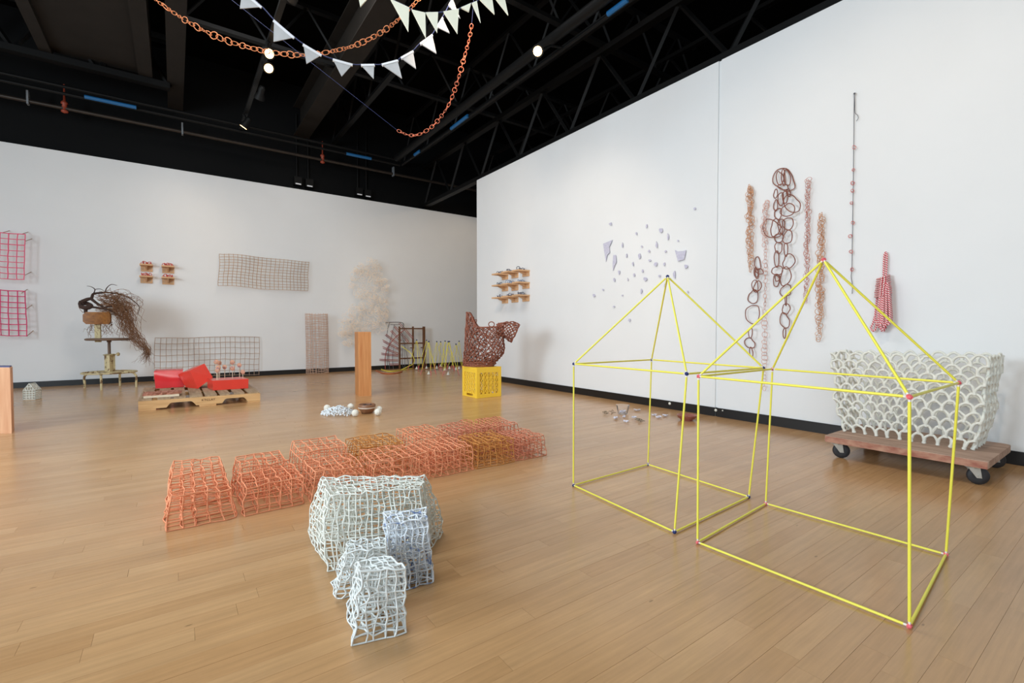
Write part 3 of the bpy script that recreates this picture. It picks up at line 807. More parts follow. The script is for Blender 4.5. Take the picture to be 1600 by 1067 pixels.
# ------------------------------------------------------------------ stool with roots
def stool():
    G = pz(172.5, 605.8); S = lambda x, y, dd=0.0: vp(G, x, y, dd)
    t = thing('swivel_stool', G, 'old swivel work stool with chipped cream legs and amber wooden backrest', 'stool')
    ringz = S(171.5, 581.5).z; rr = 0.225; c = S(171.5, 581.5)
    for fx, fy in ((132.4, 606), (158.4, 609.5), (187.6, 602.7), (213, 604.7)):
        ft = pz(fx, fy); d = Vector((ft.x - c.x, ft.y - c.y, 0)).normalized()
        rim = Vector((c.x, c.y, ringz)) + d * rr * 0.55
        MB().tube(smooth([rim, Vector((c.x, c.y, ringz - 0.006)) + d * rr * 0.9, ft + ZZ * 0.12, ft + ZZ * 0.05, ft], 4), 0.0105, 8).build('leg', 'chip_paint', t)
    MB().tube([c + Vector((math.cos(a), math.sin(a), 0)) * rr for a in [i * math.pi / 14 for i in range(28)]], 0.008, 8, closed=True).build('foot_ring', 'chip_paint', t)
    MB().lathe(c, [(0.11, -0.008), (0.11, 0.004), (0.05, 0.01)], 20).build('ring_plate', 'chip_paint', t)
    z0 = ringz; z1 = S(171.5, 555).z
    for k in range(3):
        a = k * 2.094 + 0.4
        MB().box((c.x + 0.034 * math.cos(a), c.y + 0.034 * math.sin(a), (z0 + z1) / 2), (0.022, 0.022, z1 - z0), rz=a).build('column_bar', 'chip_paint', t)
    MB().lathe((c.x, c.y, z0), [(0.028, 0), (0.026, z1 - z0)], 12).build('column', 'chip_paint', t)
    MB().lathe((c.x, c.y, z1), [(0.05, 0), (0.055, 0.006), (0.03, 0.014)], 14).build('collar', 'chip_paint', t)
    kn = MB(); kb = Vector((c.x, c.y, z1 + 0.012)); kn.tube([kb, kb + RT * 0.09], 0.005, 6); kn.lathe(kb + RT * 0.09, [(0.018, -0.004), (0.02, 0), (0.018, 0.008)], 12, RT)
    kn.build('knob', 'chip_paint', t)
    zs = S(171.5, 531.5).z
    MB().lathe((c.x, c.y, z1), [(0.013, 0), (0.013, zs - z1 - .02), (0.02, zs - z1 - .02), (0.02, zs - z1)], 10).build('post', 'stoolseat', t)
    MB().lathe((c.x, c.y, zs - 0.002), [(0.18, 0), (0.195, 0.006), (0.195, 0.018), (0.18, 0.024)], 28).build('seat', 'stoolseat', t)
    q0 = S(153, 530); q1 = S(153, 506)
    MB().box((q0 + q1) / 2, (0.06, 0.014, (q1 - q0).length + 0.06), rz=-YAW).build('back_support', 'chip_paint', t)
    bl, br = S(134.5, 497, -0.03), S(177, 497, -0.03); hh = S(134, 487.7).z - S(134, 506.7).z
    # curved rounded backrest board
    mb = MB(); W = (br - bl).length; ax = (br - bl).normalized(); nf = Vector((-F0.x, -F0.y, 0)); mid = (bl + br) / 2
    cols = 12; sec = []
    for i in range(cols + 1):
        u = -1 + 2 * i / cols; bow = 0.03 * (u * u); e = 1.0 if abs(u) < 0.8 else math.sqrt(max(0.25, 1 - ((abs(u) - 0.8) / 0.2) ** 2 * 0.7))
        p = mid + ax * u * W / 2 - nf * (-bow)
        sec.append((p, hh / 2 * e))
    b0 = len(mb.v)
    for p, h2 in sec: mb.v += [p + ZZ * h2 + nf * .009, p + ZZ * h2 - nf * .009, p - ZZ * h2 - nf * .009, p - ZZ * h2 + nf * .009]
    for i in range(cols):
        for k in range(4): mb.f.append((i * 4 + k, i * 4 + (k + 1) % 4, i * 4 + 4 + (k + 1) % 4, i * 4 + 4 + k))
    mb.f.append((3, 2, 1, 0)); mb.f.append(tuple(cols * 4 + k for k in range(4)))
    mb.build('backrest', 'backwood', t)
    # ---- root bundle lying over the backrest and seat
    rnd = random.Random(21)
    Z = lambda x, y, s=5.613: (110 + x / s, 430 + y / s)
    base = S(130, 478, -0.02)
    r = thing('root_bundle', base, 'tangled bundle of brown roots draped over the old stool', 'root')
    def curve(pts, r0, r1, mbx, sides=6, dj=0.02, sub=3):
        if r0 < 0.0035:
            q = [pts[0]]
            for a_, b_ in zip(pts, pts[1:]):
                for f_ in (.33, .67): q.append((a_[0] + (b_[0] - a_[0]) * f_ + rnd.gauss(0, 9), a_[1] + (b_[1] - a_[1]) * f_ + rnd.gauss(0, 9)))
                q.append(b_)
            pts = q; sub = 2; dj *= .5
        P = [S(*Z(x, y), rnd.gauss(0, dj)) for x, y in pts]
        P = smooth(P, sub); n = len(P)
        mbx.tube(P, [r0 + (r1 - r0) * i / (n - 1) for i in range(n)], sides)
    mb = MB()
    curve([(95, 235), (90, 255), (105, 280), (150, 285), (180, 270), (150, 250), (110, 245)], 0.022, 0.022, mb, 8)
    curve([(105, 230), (150, 210), (185, 200), (200, 165), (250, 155), (310, 148)], 0.02, 0.007, mb, 7)
    curve([(180, 205), (230, 245), (290, 280), (370, 320), (440, 360)], 0.015, 0.006, mb, 7)
    curve([(130, 300), (170, 280), (240, 285), (320, 300), (390, 330)], 0.015, 0.006, mb, 7)
    curve([(135, 290), (135, 330), (150, 350)], 0.018, 0.01, mb, 7)
    curve([(310, 148), (360, 155), (430, 165), (500, 190), (560, 230), (605, 280), (590, 340)], 0.008, 0.003, mb, 6)
    curve([(300, 280), (360, 270), (410, 210), (440, 200)], 0.008, 0.003, mb, 6)
    curve([(305, 148), (320, 110), (360, 80), (410, 90)], 0.006, 0.002, mb, 6)
    curve([(200, 165), (215, 125), (180, 100), (145, 95)], 0.006, 0.002, mb, 6)
    curve([(215, 125), (260, 120), (300, 140)], 0.004, 0.002, mb, 5)
    mb.build('root_crown', 'root_dark', r)
    mb = MB()
    for i in range(105):        # sweep of fine roots from the crown to the tail
        u = rnd.random(); s0 = (rnd.uniform(200, 420), rnd.uniform(160, 330))
        k = rnd.gauss(0, 1)
        p1 = (rnd.uniform(400, 560), 250 + 130 * rnd.random() + 40 * k * 0.5)
        p2 = (500 + 55 * rnd.gauss(0, 1), 460 + 50 * rnd.gauss(0, 1))
        p3 = (590 + 32 * rnd.gauss(0, 1), 585 + 30 * rnd.gauss(0, 1))
        p4 = (680 + 18 * rnd.gauss(0, 1), 660 + 22 * rnd.gauss(0, 1))
        p5 = (665 + 40 * rnd.gauss(0, 1), 740 + 30 * rnd.gauss(0, 1))
        pts = [s0, p1, p2, p3, p4, p5]
        if rnd.random() < 0.35: pts = pts[:rnd.choice((3, 4))]
        curve(pts, rnd.uniform(0.0013, 0.0025), 0.0009, mb, 4, 0.05, 5)
    for i in range(60):         # airy arcs at the top and right
        a = rnd.uniform(0, 1)
        s0 = (rnd.uniform(230, 420), rnd.uniform(140, 300))
        e = (rnd.uniform(420, 640), rnd.uniform(150, 420))
        mid = ((s0[0] + e[0]) / 2 + rnd.gauss(0, 25), min(s0[1], e[1]) - rnd.uniform(-40, 60))
        end2 = (e[0] + rnd.gauss(-20, 30), e[1] + rnd.uniform(30, 110))
        curve([s0, mid, e, end2], 0.0020, 0.0009, mb, 4, 0.03, 6)
    for i in range(26):         # stray fine ends under the backrest and at the left
        s0 = (rnd.uniform(150, 400), rnd.uniform(380, 440)); curve([s0, (s0[0] + rnd.gauss(0, 30), s0[1] + rnd.uniform(20, 70)), (s0[0] + rnd.gauss(20, 50), s0[1] + rnd.uniform(60, 130))], 0.002, 0.001, mb, 4, 0.03)
    curve([(85, 245), (80, 290), (110, 330), (140, 345)], 0.003, 0.0015, mb, 4)
    curve([(185, 450), (150, 480), (110, 500)], 0.002, 0.001, mb, 4); curve([(180, 450), (170, 520), (150, 570)], 0.002, 0.001, mb, 4)
    tag(mb.build('fine_roots', 'root', r), kind='stuff')
stool()

# ------------------------------------------------------------------ pallet group
def pallet():
    x0, x1, y0, y1, h = -0.232, 0.585, 4.51, 5.38, 0.088
    t = thing('wooden_pallet', (0.18, 4.9, 0), 'pine pallet stamped KTCLAY under the red blocks', 'pallet')
    def stringer(y, name='stringer'):
        W = x1 - x0; top = h - 0.014; lo = 0.012
        pr = [(0, lo), (0.21, lo), (0.235, lo + 0.03), (0.25, lo + 0.036), (0.40, lo + 0.036), (0.415, lo + 0.03), (0.445, lo), (0.66, lo), (0.685, lo + 0.03), (0.70, lo + 0.036), (0.845, lo + 0.036), (0.86, lo + 0.03), (0.885, lo), (1.0, lo), (1.0, top), (0, top)]
        return MB().prism([Vector((x0 + W * u, y, z)) for u, z in pr], (0, 0.035, 0)).build(name, 'pine', t, smooth=False)
    f = stringer(y0); stringer((y0 + y1) / 2); stringer(y1 - 0.035)
    rnd = random.Random(3); n = 8; pitch = (x1 - x0) / n
    for i in range(n):
        w = pitch - rnd.uniform(0.02, 0.034)
        a = x0 + i * pitch + (0.0 if i == 0 else 0.014)
        MB().span((a, y0 + 0.002, h - 0.014), (a + w + 0.004, y1, h + rnd.uniform(-0.002, 0.001))).build('deck_board', 'deckwood', t, smooth=False)
    for a, b in ((0, 0.13), (0.47, 0.61), (0.885, 1)):
        W = x1 - x0
        MB().span((x0 + a * W, y0 + 0.002, 0), (x0 + b * W, y1, 0.012)).build('bottom_board', 'pine', t, smooth=False)
    cu = bpy.data.curves.new('stamp', 'FONT'); cu.body = 'KTCLAY'; cu.size = 0.0225; cu.extrude = 0.0008; cu.align_x = 'CENTER'; cu.space_character = 1.15
    tmp = bpy.data.objects.new('tmp_text', cu); COL.objects.link(tmp)
    dg = bpy.context.evaluated_depsgraph_get(); me = bpy.data.meshes.new_from_object(tmp.evaluated_get(dg)); bpy.data.objects.remove(tmp)
    me.materials.clear(); me.materials.append(M['ink'])
    W = x1 - x0
    inst(me, 'stamped_lettering', t, Matrix.Translation((x0 + 0.545 * W, y0 - 0.0006, 0.042)) @ Matrix.Rotation(math.pi / 2, 4, 'X')).parent = t
    top = h + 0.001
    # red blocks
    a = pz(243, 607, top); b = pz(284, 605.5, top)
    blk = MB(); zt = vp(a, 241, 580).z
    blk.prism([(a.x, a.y, top), (a.x - 0.01, a.y + 0.01, zt - 0.004), (a.x - 0.004, a.y + 0.02, zt), (a.x - 0.004, a.y + 0.26, zt), (a.x, a.y + 0.27, top)], (b.x - a.x + 0.02, 0, 0))
    tag(blk.build('wrapped_block', 'red_plastic'), 'shiny red wrapped block lying at the left on the pallet', 'block', 'red blocks on the pallet')
    G_ = pz(309, 607.2, top)
    B_ = vp(G_, 296.5, 579, 0.015); A_ = vp(G_, 278.5, 584.5, 0.11); F_ = vp(G_, 290, 606, 0.10); C_ = vp(G_, 319.5, 568, 0.13); D_ = vp(G_, 332.5, 589.5, 0.12)
    mb = MB(); mb.v = [G_, F_, F_ + D_ - G_, D_, B_, A_, A_ + C_ - B_, C_]
    for v in mb.v: v.z = max(v.z, top)
    mb.f = [(0, 1, 2, 3), (7, 6, 5, 4), (0, 4, 5, 1), (1, 5, 6, 2), (2, 6, 7, 3), (3, 7, 4, 0)]
    tag(mb.build('red_block', 'red_paint', smooth=False), 'matt red block tipped up on its edge against its neighbour', 'block', 'red blocks on the pallet')
    a = pz(335.5, 610, top); b = pz(387.7, 606.3, top); zt = vp(a, 333, 595).z
    mb = MB(); yy = (a.y + b.y) / 2; dpt = 0.26
    prof = [(a.x - 0.01, yy, top), (b.x, yy, top), (b.x + 0.004, yy + 0.004, zt), (a.x - 0.012, yy + 0.004, zt)]
    mb.prism(prof, (-0.03, dpt, 0))
    tag(mb.build('red_block', 'red_paint', smooth=False), 'low red block at the right of the pallet with discs on sticks in it', 'block', 'red blocks on the pallet')
    sk = [(338, 565.5, 0.05), (342.8, 567, 0.10), (341, 574.5, 0.04), (339.5, 579, 0.03), (351, 573.5, 0.08), (363, 566, 0.14), (363.2, 575.5, 0.09), (374, 570.5, 0.12), (379.5, 581, 0.05)]
    for i, (x, y, dd) in enumerate(sk):
        base = Vector((0, yy + 0.03 + dd, 0)); d = ray(x, y); P = CAM + d * (base.y / d.y)
        o = thing('disc_on_stick', (P.x, P.y, zt), ['leftmost, highest', 'second', 'third', 'lowest left', 'fifth', 'upper right', 'seventh', 'eighth', 'rightmost'][i] + ' of nine tan discs on sticks in the red block', 'disc', 'discs on sticks in the red block')
        MB().lathe(P + Vector((0, 0.004, 0)), [(0.017, -0.004), (0.021, 0), (0.017, 0.004)], 14, (-.5 + random.Random(i).uniform(-.25, .25), -.85, 0)).build('disc', 'disc_tan', o)
        MB().tube([(P.x, P.y + 0.004, P.z - 0.016), (P.x, P.y + 0.004, zt - 0.004)], 0.0022, 5).build('stick', 'cream_board', o)
    a = pz(224, 622.5, top); b = pz(280, 618, top); yy = a.y
    tag(MB().span((a.x, yy, top), (b.x, yy + 0.16, top + 0.016)).build('cream_board', 'cream_board', smooth=False), 'thin cream board at the left front of the pallet', 'board')
    rnd = random.Random(9); mb = MB(); nx_, ny_ = 16, 6; b0 = 0
    for k in (0, 1):
        for i in range(nx_ + 1):
            for j in range(ny_ + 1):
                e = 0.008 * rnd.gauss(0, 1) if i in (0, nx_) or j in (0, ny_) else 0
                zz = top + 0.0165 if k == 0 else top + 0.027 + rnd.uniform(0, 0.012)
                mb.v.append(Vector((a.x + 0.0 + (b.x - a.x + 0.01) * i / nx_ + e, yy + 0.012 + 0.145 * j / ny_ + e, zz)))
    q = (nx_ + 1) * (ny_ + 1); idx = lambda i, j, k: k * q + i * (ny_ + 1) + j
    for i in range(nx_):
        for j in range(ny_):
            mb.f.append((idx(i, j, 1), idx(i + 1, j, 1), idx(i + 1, j + 1, 1), idx(i, j + 1, 1))); mb.f.append((idx(i, j, 0), idx(i, j + 1, 0), idx(i + 1, j + 1, 0), idx(i + 1, j, 0)))
    for i in range(nx_):
        mb.f.append((idx(i, 0, 0), idx(i + 1, 0, 0), idx(i + 1, 0, 1), idx(i, 0, 1))); mb.f.append((idx(i + 1, ny_, 0), idx(i, ny_, 0), idx(i, ny_, 1), idx(i + 1, ny_, 1)))
    for j in range(ny_):
        mb.f.append((idx(0, j + 1, 0), idx(0, j, 0), idx(0, j, 1), idx(0, j + 1, 1))); mb.f.append((idx(nx_, j, 0), idx(nx_, j + 1, 0), idx(nx_, j + 1, 1), idx(nx_, j, 1)))
    tag(mb.build('bark_slab', 'bark', smooth=False), 'rough reddish bark slab lying on the cream board on the pallet', 'bark')
pallet()

# ------------------------------------------------------------------ blocks, lattice house
def bevel_block(name, quad, h, material, label, cat, top_mat=None):
    """quad: four floor points"""
    t = thing(name, sum(quad, Vector()) / 4, label, cat)
    c = sum(quad, Vector()) / 4; e = 0.004
    ins = [q + (c - q).normalized() * e for q in quad]
    mb = MB(); n = 4
    rings = [[q for q in quad], [q + ZZ * (h - e) for q in quad], [q + ZZ * h for q in ins]]
    for r in rings: mb.v += r
    for k in range(2):
        for i in range(4):
            j = (i + 1) % 4; mb.f.append((k * 4 + i, k * 4 + j, k * 4 + 4 + j, k * 4 + 4 + i))
    mb.f.append((3, 2, 1, 0)); mb.f.append((8, 9, 10, 11))
    mb.build('block', material, t, smooth=False)
    if top_mat:
        MB().prism([q + ZZ * h for q in ins], (0, 0, 0.006)).build('top_sheet', top_mat, t, smooth=False)
    return t
a, b, c = pz(560.5, 619), pz(580.5, 618.3), pz(555, 615)
u = (b - a); v = Vector((-u.y, u.x, 0)).normalized() * (c - a).length
bevel_block('wood_pedestal', [a, b, b + (c - a), c], vp(a, 565, 518.5).z, 'cedar', 'orange-brown wood block standing upright in the middle of the floor', 'pedestal')
a, b = pz(18.5, 677), pz(22.5, 672.5)
u = Vector((-1, 0, 0)) * 0.24
bevel_block('wood_pedestal', [a - (RT * 0.24), a, b, b - RT * 0.24], vp(a, 18, 574).z, 'paleblock', 'pale wood pedestal with slate blue top cut by the left edge', 'pedestal', 'blue_top')


def grid_panel(mb, P, nu, nv, r, clip=None):
    for i in range(nu + 1):
        pts = [P(i / nu, j / nv) for j in range(nv + 1) if not clip or clip(i / nu, j / nv)]
        if len(pts) > 1: mb.tube(pts, r, 4)
    for j in range(nv + 1):
        pts = [P(i / nu, j / nv) for i in range(nu + 1) if not clip or clip(i / nu, j / nv)]
        if len(pts) > 1: mb.tube(pts, r, 4)

def little_house():
    a, b = pz(36.5, 624.5), pz(55.5, 624.0); w = (b - a).length; u = (b - a).normalized(); v = Vector((-u.y, u.x, 0)) * w * 0.75
    hz = vp(a, 37, 610).z; top = vp(a, 48, 599.5).z
    t = thing('lattice_house', (a + b) / 2 + v / 2, 'tiny white lattice house on the floor near the left pedestal', 'model house')
    B = b - a
    for off, nm in ((Vector(), 'front_panel'), (v, 'back_panel')):
        mb = MB(); grid_panel(mb, lambda x, y: a + off + B * x + ZZ * (0.003 + (hz - 0.003) * y), 4, 4, 0.0034)
        for k in range(1, 5):
            x = k / 5; zt = hz + (top - hz) * (1 - abs(2 * x - 1)); mb.tube([a + off + B * x + ZZ * hz, a + off + B * x + ZZ * zt], 0.0035, 4)
        mb.tube([a + off + ZZ * hz, a + off + B * .5 + ZZ * top, a + off + B + ZZ * hz], 0.0042, 4)
        mb.tube([a + off + B * .25 + ZZ * (hz + top) / 2, a + off + B * .75 + ZZ * (hz + top) / 2], 0.0035, 4)
        mb.build(nm, 'white_clay', t)
    for s in (0, 1):
        mb = MB(); grid_panel(mb, lambda x, y: a + B * s + v * x + ZZ * (0.003 + (hz - 0.003) * y), 4, 4, 0.0034); mb.build('side_panel', 'white_clay', t)
        mb = MB(); grid_panel(mb, lambda x, y: a + B * (s + (0.5 - s) * y) + v * x + ZZ * (hz + (top - hz) * y), 4, 3, 0.0034); mb.build('roof_panel', 'white_clay', t)
little_house()

# ------------------------------------------------------------------ fan, rack and tripods at the back
def fan_and_rack():
    G = pz(640, 577.0)
    S = lambda x, y, dd=0.0: vp(G, 590 + x / 8.89, 490 + y / 8.89, dd)
    t = thing('stick_fan', S(150, 770), 'fan of paired brick-red sticks on grey wire legs beside the dark rack', 'sculpture')
    pairs = [((0, 640), (285, 650)), ((5, 553), (285, 583)), ((15, 445), (292, 563)), ((55, 365), (298, 500)), ((110, 290), (305, 438)), ((185, 235), (325, 385)), ((235, 178), (430, 400)), ((300, 128), (492, 345)), ((5, 715), (290, 705))]
    for i, (p, q) in enumerate(pairs):
        for s in (-9, 9):
            d = Vector((q[0] - p[0], q[1] - p[1])).normalized(); nx, ny = -d.y * s, d.x * s
            MB().tube([S(p[0] + nx, p[1] + ny, -0.04 + 0.012 * i), S(q[0] + nx, q[1] + ny, 0.06)], 0.005, 5).build('red_stick', 'red_stick', t)
    for pts in ([(105, 125), (100, 430), (85, 760)], [(165, 125), (130, 300), (140, 765)], [(235, 150), (190, 320), (150, 500), (165, 768)], [(350, 140), (355, 400), (345, 690), (370, 760)], [(330, 250), (390, 500), (440, 745)], [(225, 460), (205, 620), (220, 768)], [(60, 480), (40, 760)], [(100, 430), (60, 765)], [(380, 300), (375, 560), (380, 752)]):
        MB().tube(smooth([S(x, y, 0.04) for x, y in pts], 4), 0.004, 5).build('wire_leg', 'grey_wire', t)
    MB().tube(smooth([S(x, y) for x, y in ((105, 125), (230, 118), (340, 125), (365, 160), (350, 200))], 4), 0.006, 5).build('top_rail', 'grey_wire', t)
    MB().tube([S(180, 152), S(310, 150)], 0.005, 5).build('top_rail', 'grey_wire', t)
    MB().tube(smooth([S(x, y, -0.03) for x, y in ((380, 220), (290, 290), (200, 385), (130, 490), (105, 620), (108, 768))], 4), 0.006, 5).build('curved_stick', 'red_stick', t)
    ff = lambda x, y: pz(590 + x / 8.89, 490 + y / 8.89, 0.006)
    tag(MB().tube(smooth([ff(x, y) for x, y in ((5, 735), (60, 775), (150, 798), (240, 795), (320, 782), (420, 768), (500, 757))], 5), 0.006, 6).build('yellow_cord', 'yellow_stick'), 'yellow cord curving along the floor below the stick fan', 'cord')
    tag(MB().tube(smooth([ff(x, y) for x, y in ((-20, 790), (60, 822), (150, 834), (230, 830), (300, 818), (340, 806))], 5), 0.007, 6).build('orange_cord', 'orange_cord'), 'orange cord lying on the floor in front of the yellow cord', 'cord')
    tag(MB().tube(smooth([S(x, y, -0.05) for x, y in ((330, 450), (400, 500), (470, 560), (510, 640), (490, 700), (400, 745), (330, 778))], 5), 0.005, 6).build('bent_yellow_stick', 'yellow_stick'), 'bent yellow stick arching out of the dark rack', 'stick')
    # rack
    P0 = pz(624.5, 577.2); P2 = pz(662.5, 575.0); u = P2 - P0
    r = thing('wooden_rack', (P0 + P2) / 2, 'dark wooden rack of three posts and three rails by the back wall', 'rack')
    H = vp(P0, 624, 510).z
    ang = math.atan2(u.y, u.x)
    for f_, w in ((0, 0.016), (0.545, 0.016), (1.0, 0.032)):
        p = P0 + u * f_; MB().box((p.x, p.y, H / 2), (w, 0.035, H), rz=ang).build('post', 'darkwood', r, smooth=False)
    for y in (513.3, 536.7, 560.3):
        z = vp(P0, 624, y).z; MB().box(((P0.x + P2.x) / 2, (P0.y + P2.y) / 2, z), (u.length, 0.02, 0.02), rz=ang).build('rail', 'darkwood', r, smooth=False)
    # a second frame leaning behind throws the rack its depth
    for f_ in (0, 0.545, 1.0):
        p = P0 + u * f_; MB().box((p.x + 0.01, p.y + 0.07, H * 0.49), (0.014, 0.1, 0.014), rz=ang).build('cross_rail', 'darkwood', r, smooth=False)
fan_and_rack()

tri = [(651, 578, 532.5), (666.5, 577, 533), (670, 586, 535), (682.4, 577, 535), (688.5, 574, 535.3), (695.5, 580, 534.2), (700.4, 587, 535.3), (702.4, 577.5, 534.8), (712.4, 579, 539), (717.4, 577.5, 534.5)]
for i, (x, yb_, ya) in enumerate(tri):
    rnd = random.Random(100 + i)
    g0 = pz(x, yb_); top = vp(g0, x, ya)
    o = thing('stick_tripod', g0, ORD[i] + ' from the left of ten thin yellow tripods with white plumb cones', 'tripod', 'yellow tripods by the back wall')
    th = rnd.uniform(0, 2)
    for k in range(3):
        a = th + k * 2.094; R = rnd.uniform(0.11, 0.15)
        ft = Vector((g0.x + R * math.cos(a), g0.y + R * math.sin(a), 0.002)); mid = ft.lerp(top, 0.16)
        L = MB().tube([mid, top + ZZ * 0.012], 0.0032, 6).build('leg', 'yellow_stick', o)
        MB().tube([ft, mid], 0.0033, 6).build('pink_foot', 'pink_tie', L)
    MB().sphere(top + ZZ * 0.012, 0.011, 8, 6).build('tie', 'blue_tie', o)
    MB().tube([top, (g0.x, g0.y, 0.05)], 0.001, 4).build('thread', 'dark_cord', o)
    MB().lathe((g0.x, g0.y, 0.012), [(0.021, 0), (0.021, 0.003), (0.003, 0.042)], 12).build('plumb_cone', 'white_clay', o)

# ------------------------------------------------------------------ milk crate and knotted vessel
def crate():
    x0, x1, y0, y1 = 2.180, 2.442, 3.582, 3.842; h = vp(Vector((x0, y0, 0)), 744, 574.5).z
    t = thing('milk_crate', ((x0 + x1) / 2, (y0 + y1) / 2, 0), 'yellow plastic milk crate under the brown vessel', 'crate')
    th = 0.008
    C = [Vector((x0, y0, 0)), Vector((x1, y0, 0)), Vector((x1, y1, 0)), Vector((x0, y1, 0))]
    cen = Vector(((x0 + x1) / 2, (y0 + y1) / 2, 0))
    for i in range(4):
        a, b = C[i], C[(i + 1) % 4]; u = (b - a).normalized(); L = (b - a).length; n = Vector((-u.y, u.x, 0))
        mb = MB()
        def bx(s0, s1, z0, z1, d0=0, d1=th):
            p = a + u * (s0 + s1) / 2 + n * (d0 + d1) / 2 + ZZ * (z0 + z1) / 2
            mb.box(p, (s1 - s0, d1 - d0, z1 - z0), rot=Matrix((u, n, ZZ)).transposed())
        bx(th, L - th, h * 0.82, h - .001)            # top band
        bx(th, L - th, 0.001, h * 0.13 if i % 2 == 0 else h * 0.05)
        if i % 2 == 1:
            bx(th, L * .28, h * .05, h * 0.12); bx(L * .72, L - th, h * .05, h * .12); bx(th, L - th, h * .12, h * .15)
        bx(0.0005, 0.03, 0.0005, h - .0005, -.0008, th * .9); bx(L - 0.03, L - .0005, 0.0005, h - .0005, -.0008, th * .9)
        panel = mb.build('side_panel', 'crate', t, smooth=False)
        mb = MB()
        z0, z1 = h * .13, h * .83
        nb = 5
        for k in range(nb + 1):
            s = 0.03 + (L - 0.06) * k / nb; w = 0.005 if k not in (0, nb) else 0.003
            bx(max(s - w, 0.0295), min(s + w, L - 0.0295), z0, z1, .001, th * .8)
        for k in range(nb):
            s0 = 0.03 + (L - 0.06) * k / nb + .005; s1 = 0.03 + (L - 0.06) * (k + 1) / nb - .005
            for r in range(4):
                za, zb = z0 + (z1 - z0) * r / 4, z0 + (z1 - z0) * (r + 1) / 4
                m_ = n * th * .5
                mb.tube([a + u * s0 + ZZ * za + m_, a + u * s1 + ZZ * zb + m_], 0.003, 4); mb.tube([a + u * s1 + ZZ * za + m_, a + u * s0 + ZZ * zb + m_], 0.003, 4)
                mb.box(a + u * (s0 + s1) / 2 + m_ + ZZ * zb, (s1 - s0, .006, .006), rot=Matrix((u, n, ZZ)).transposed())
        mb.build('side_lattice', 'crate', panel, smooth=False)
    MB().span((x0 + th, y0 + th, 0.004), (x1 - th, y1 - th, 0.012)).build('bottom', 'crate', t, smooth=False)
    MB().span((x0 + 0.004, y0 + .004, h - 0.008), (x1 - 0.004, y1 - .004, h - 0.001)).build('top_sheet', 'crate', t, smooth=False)
    return h, cen

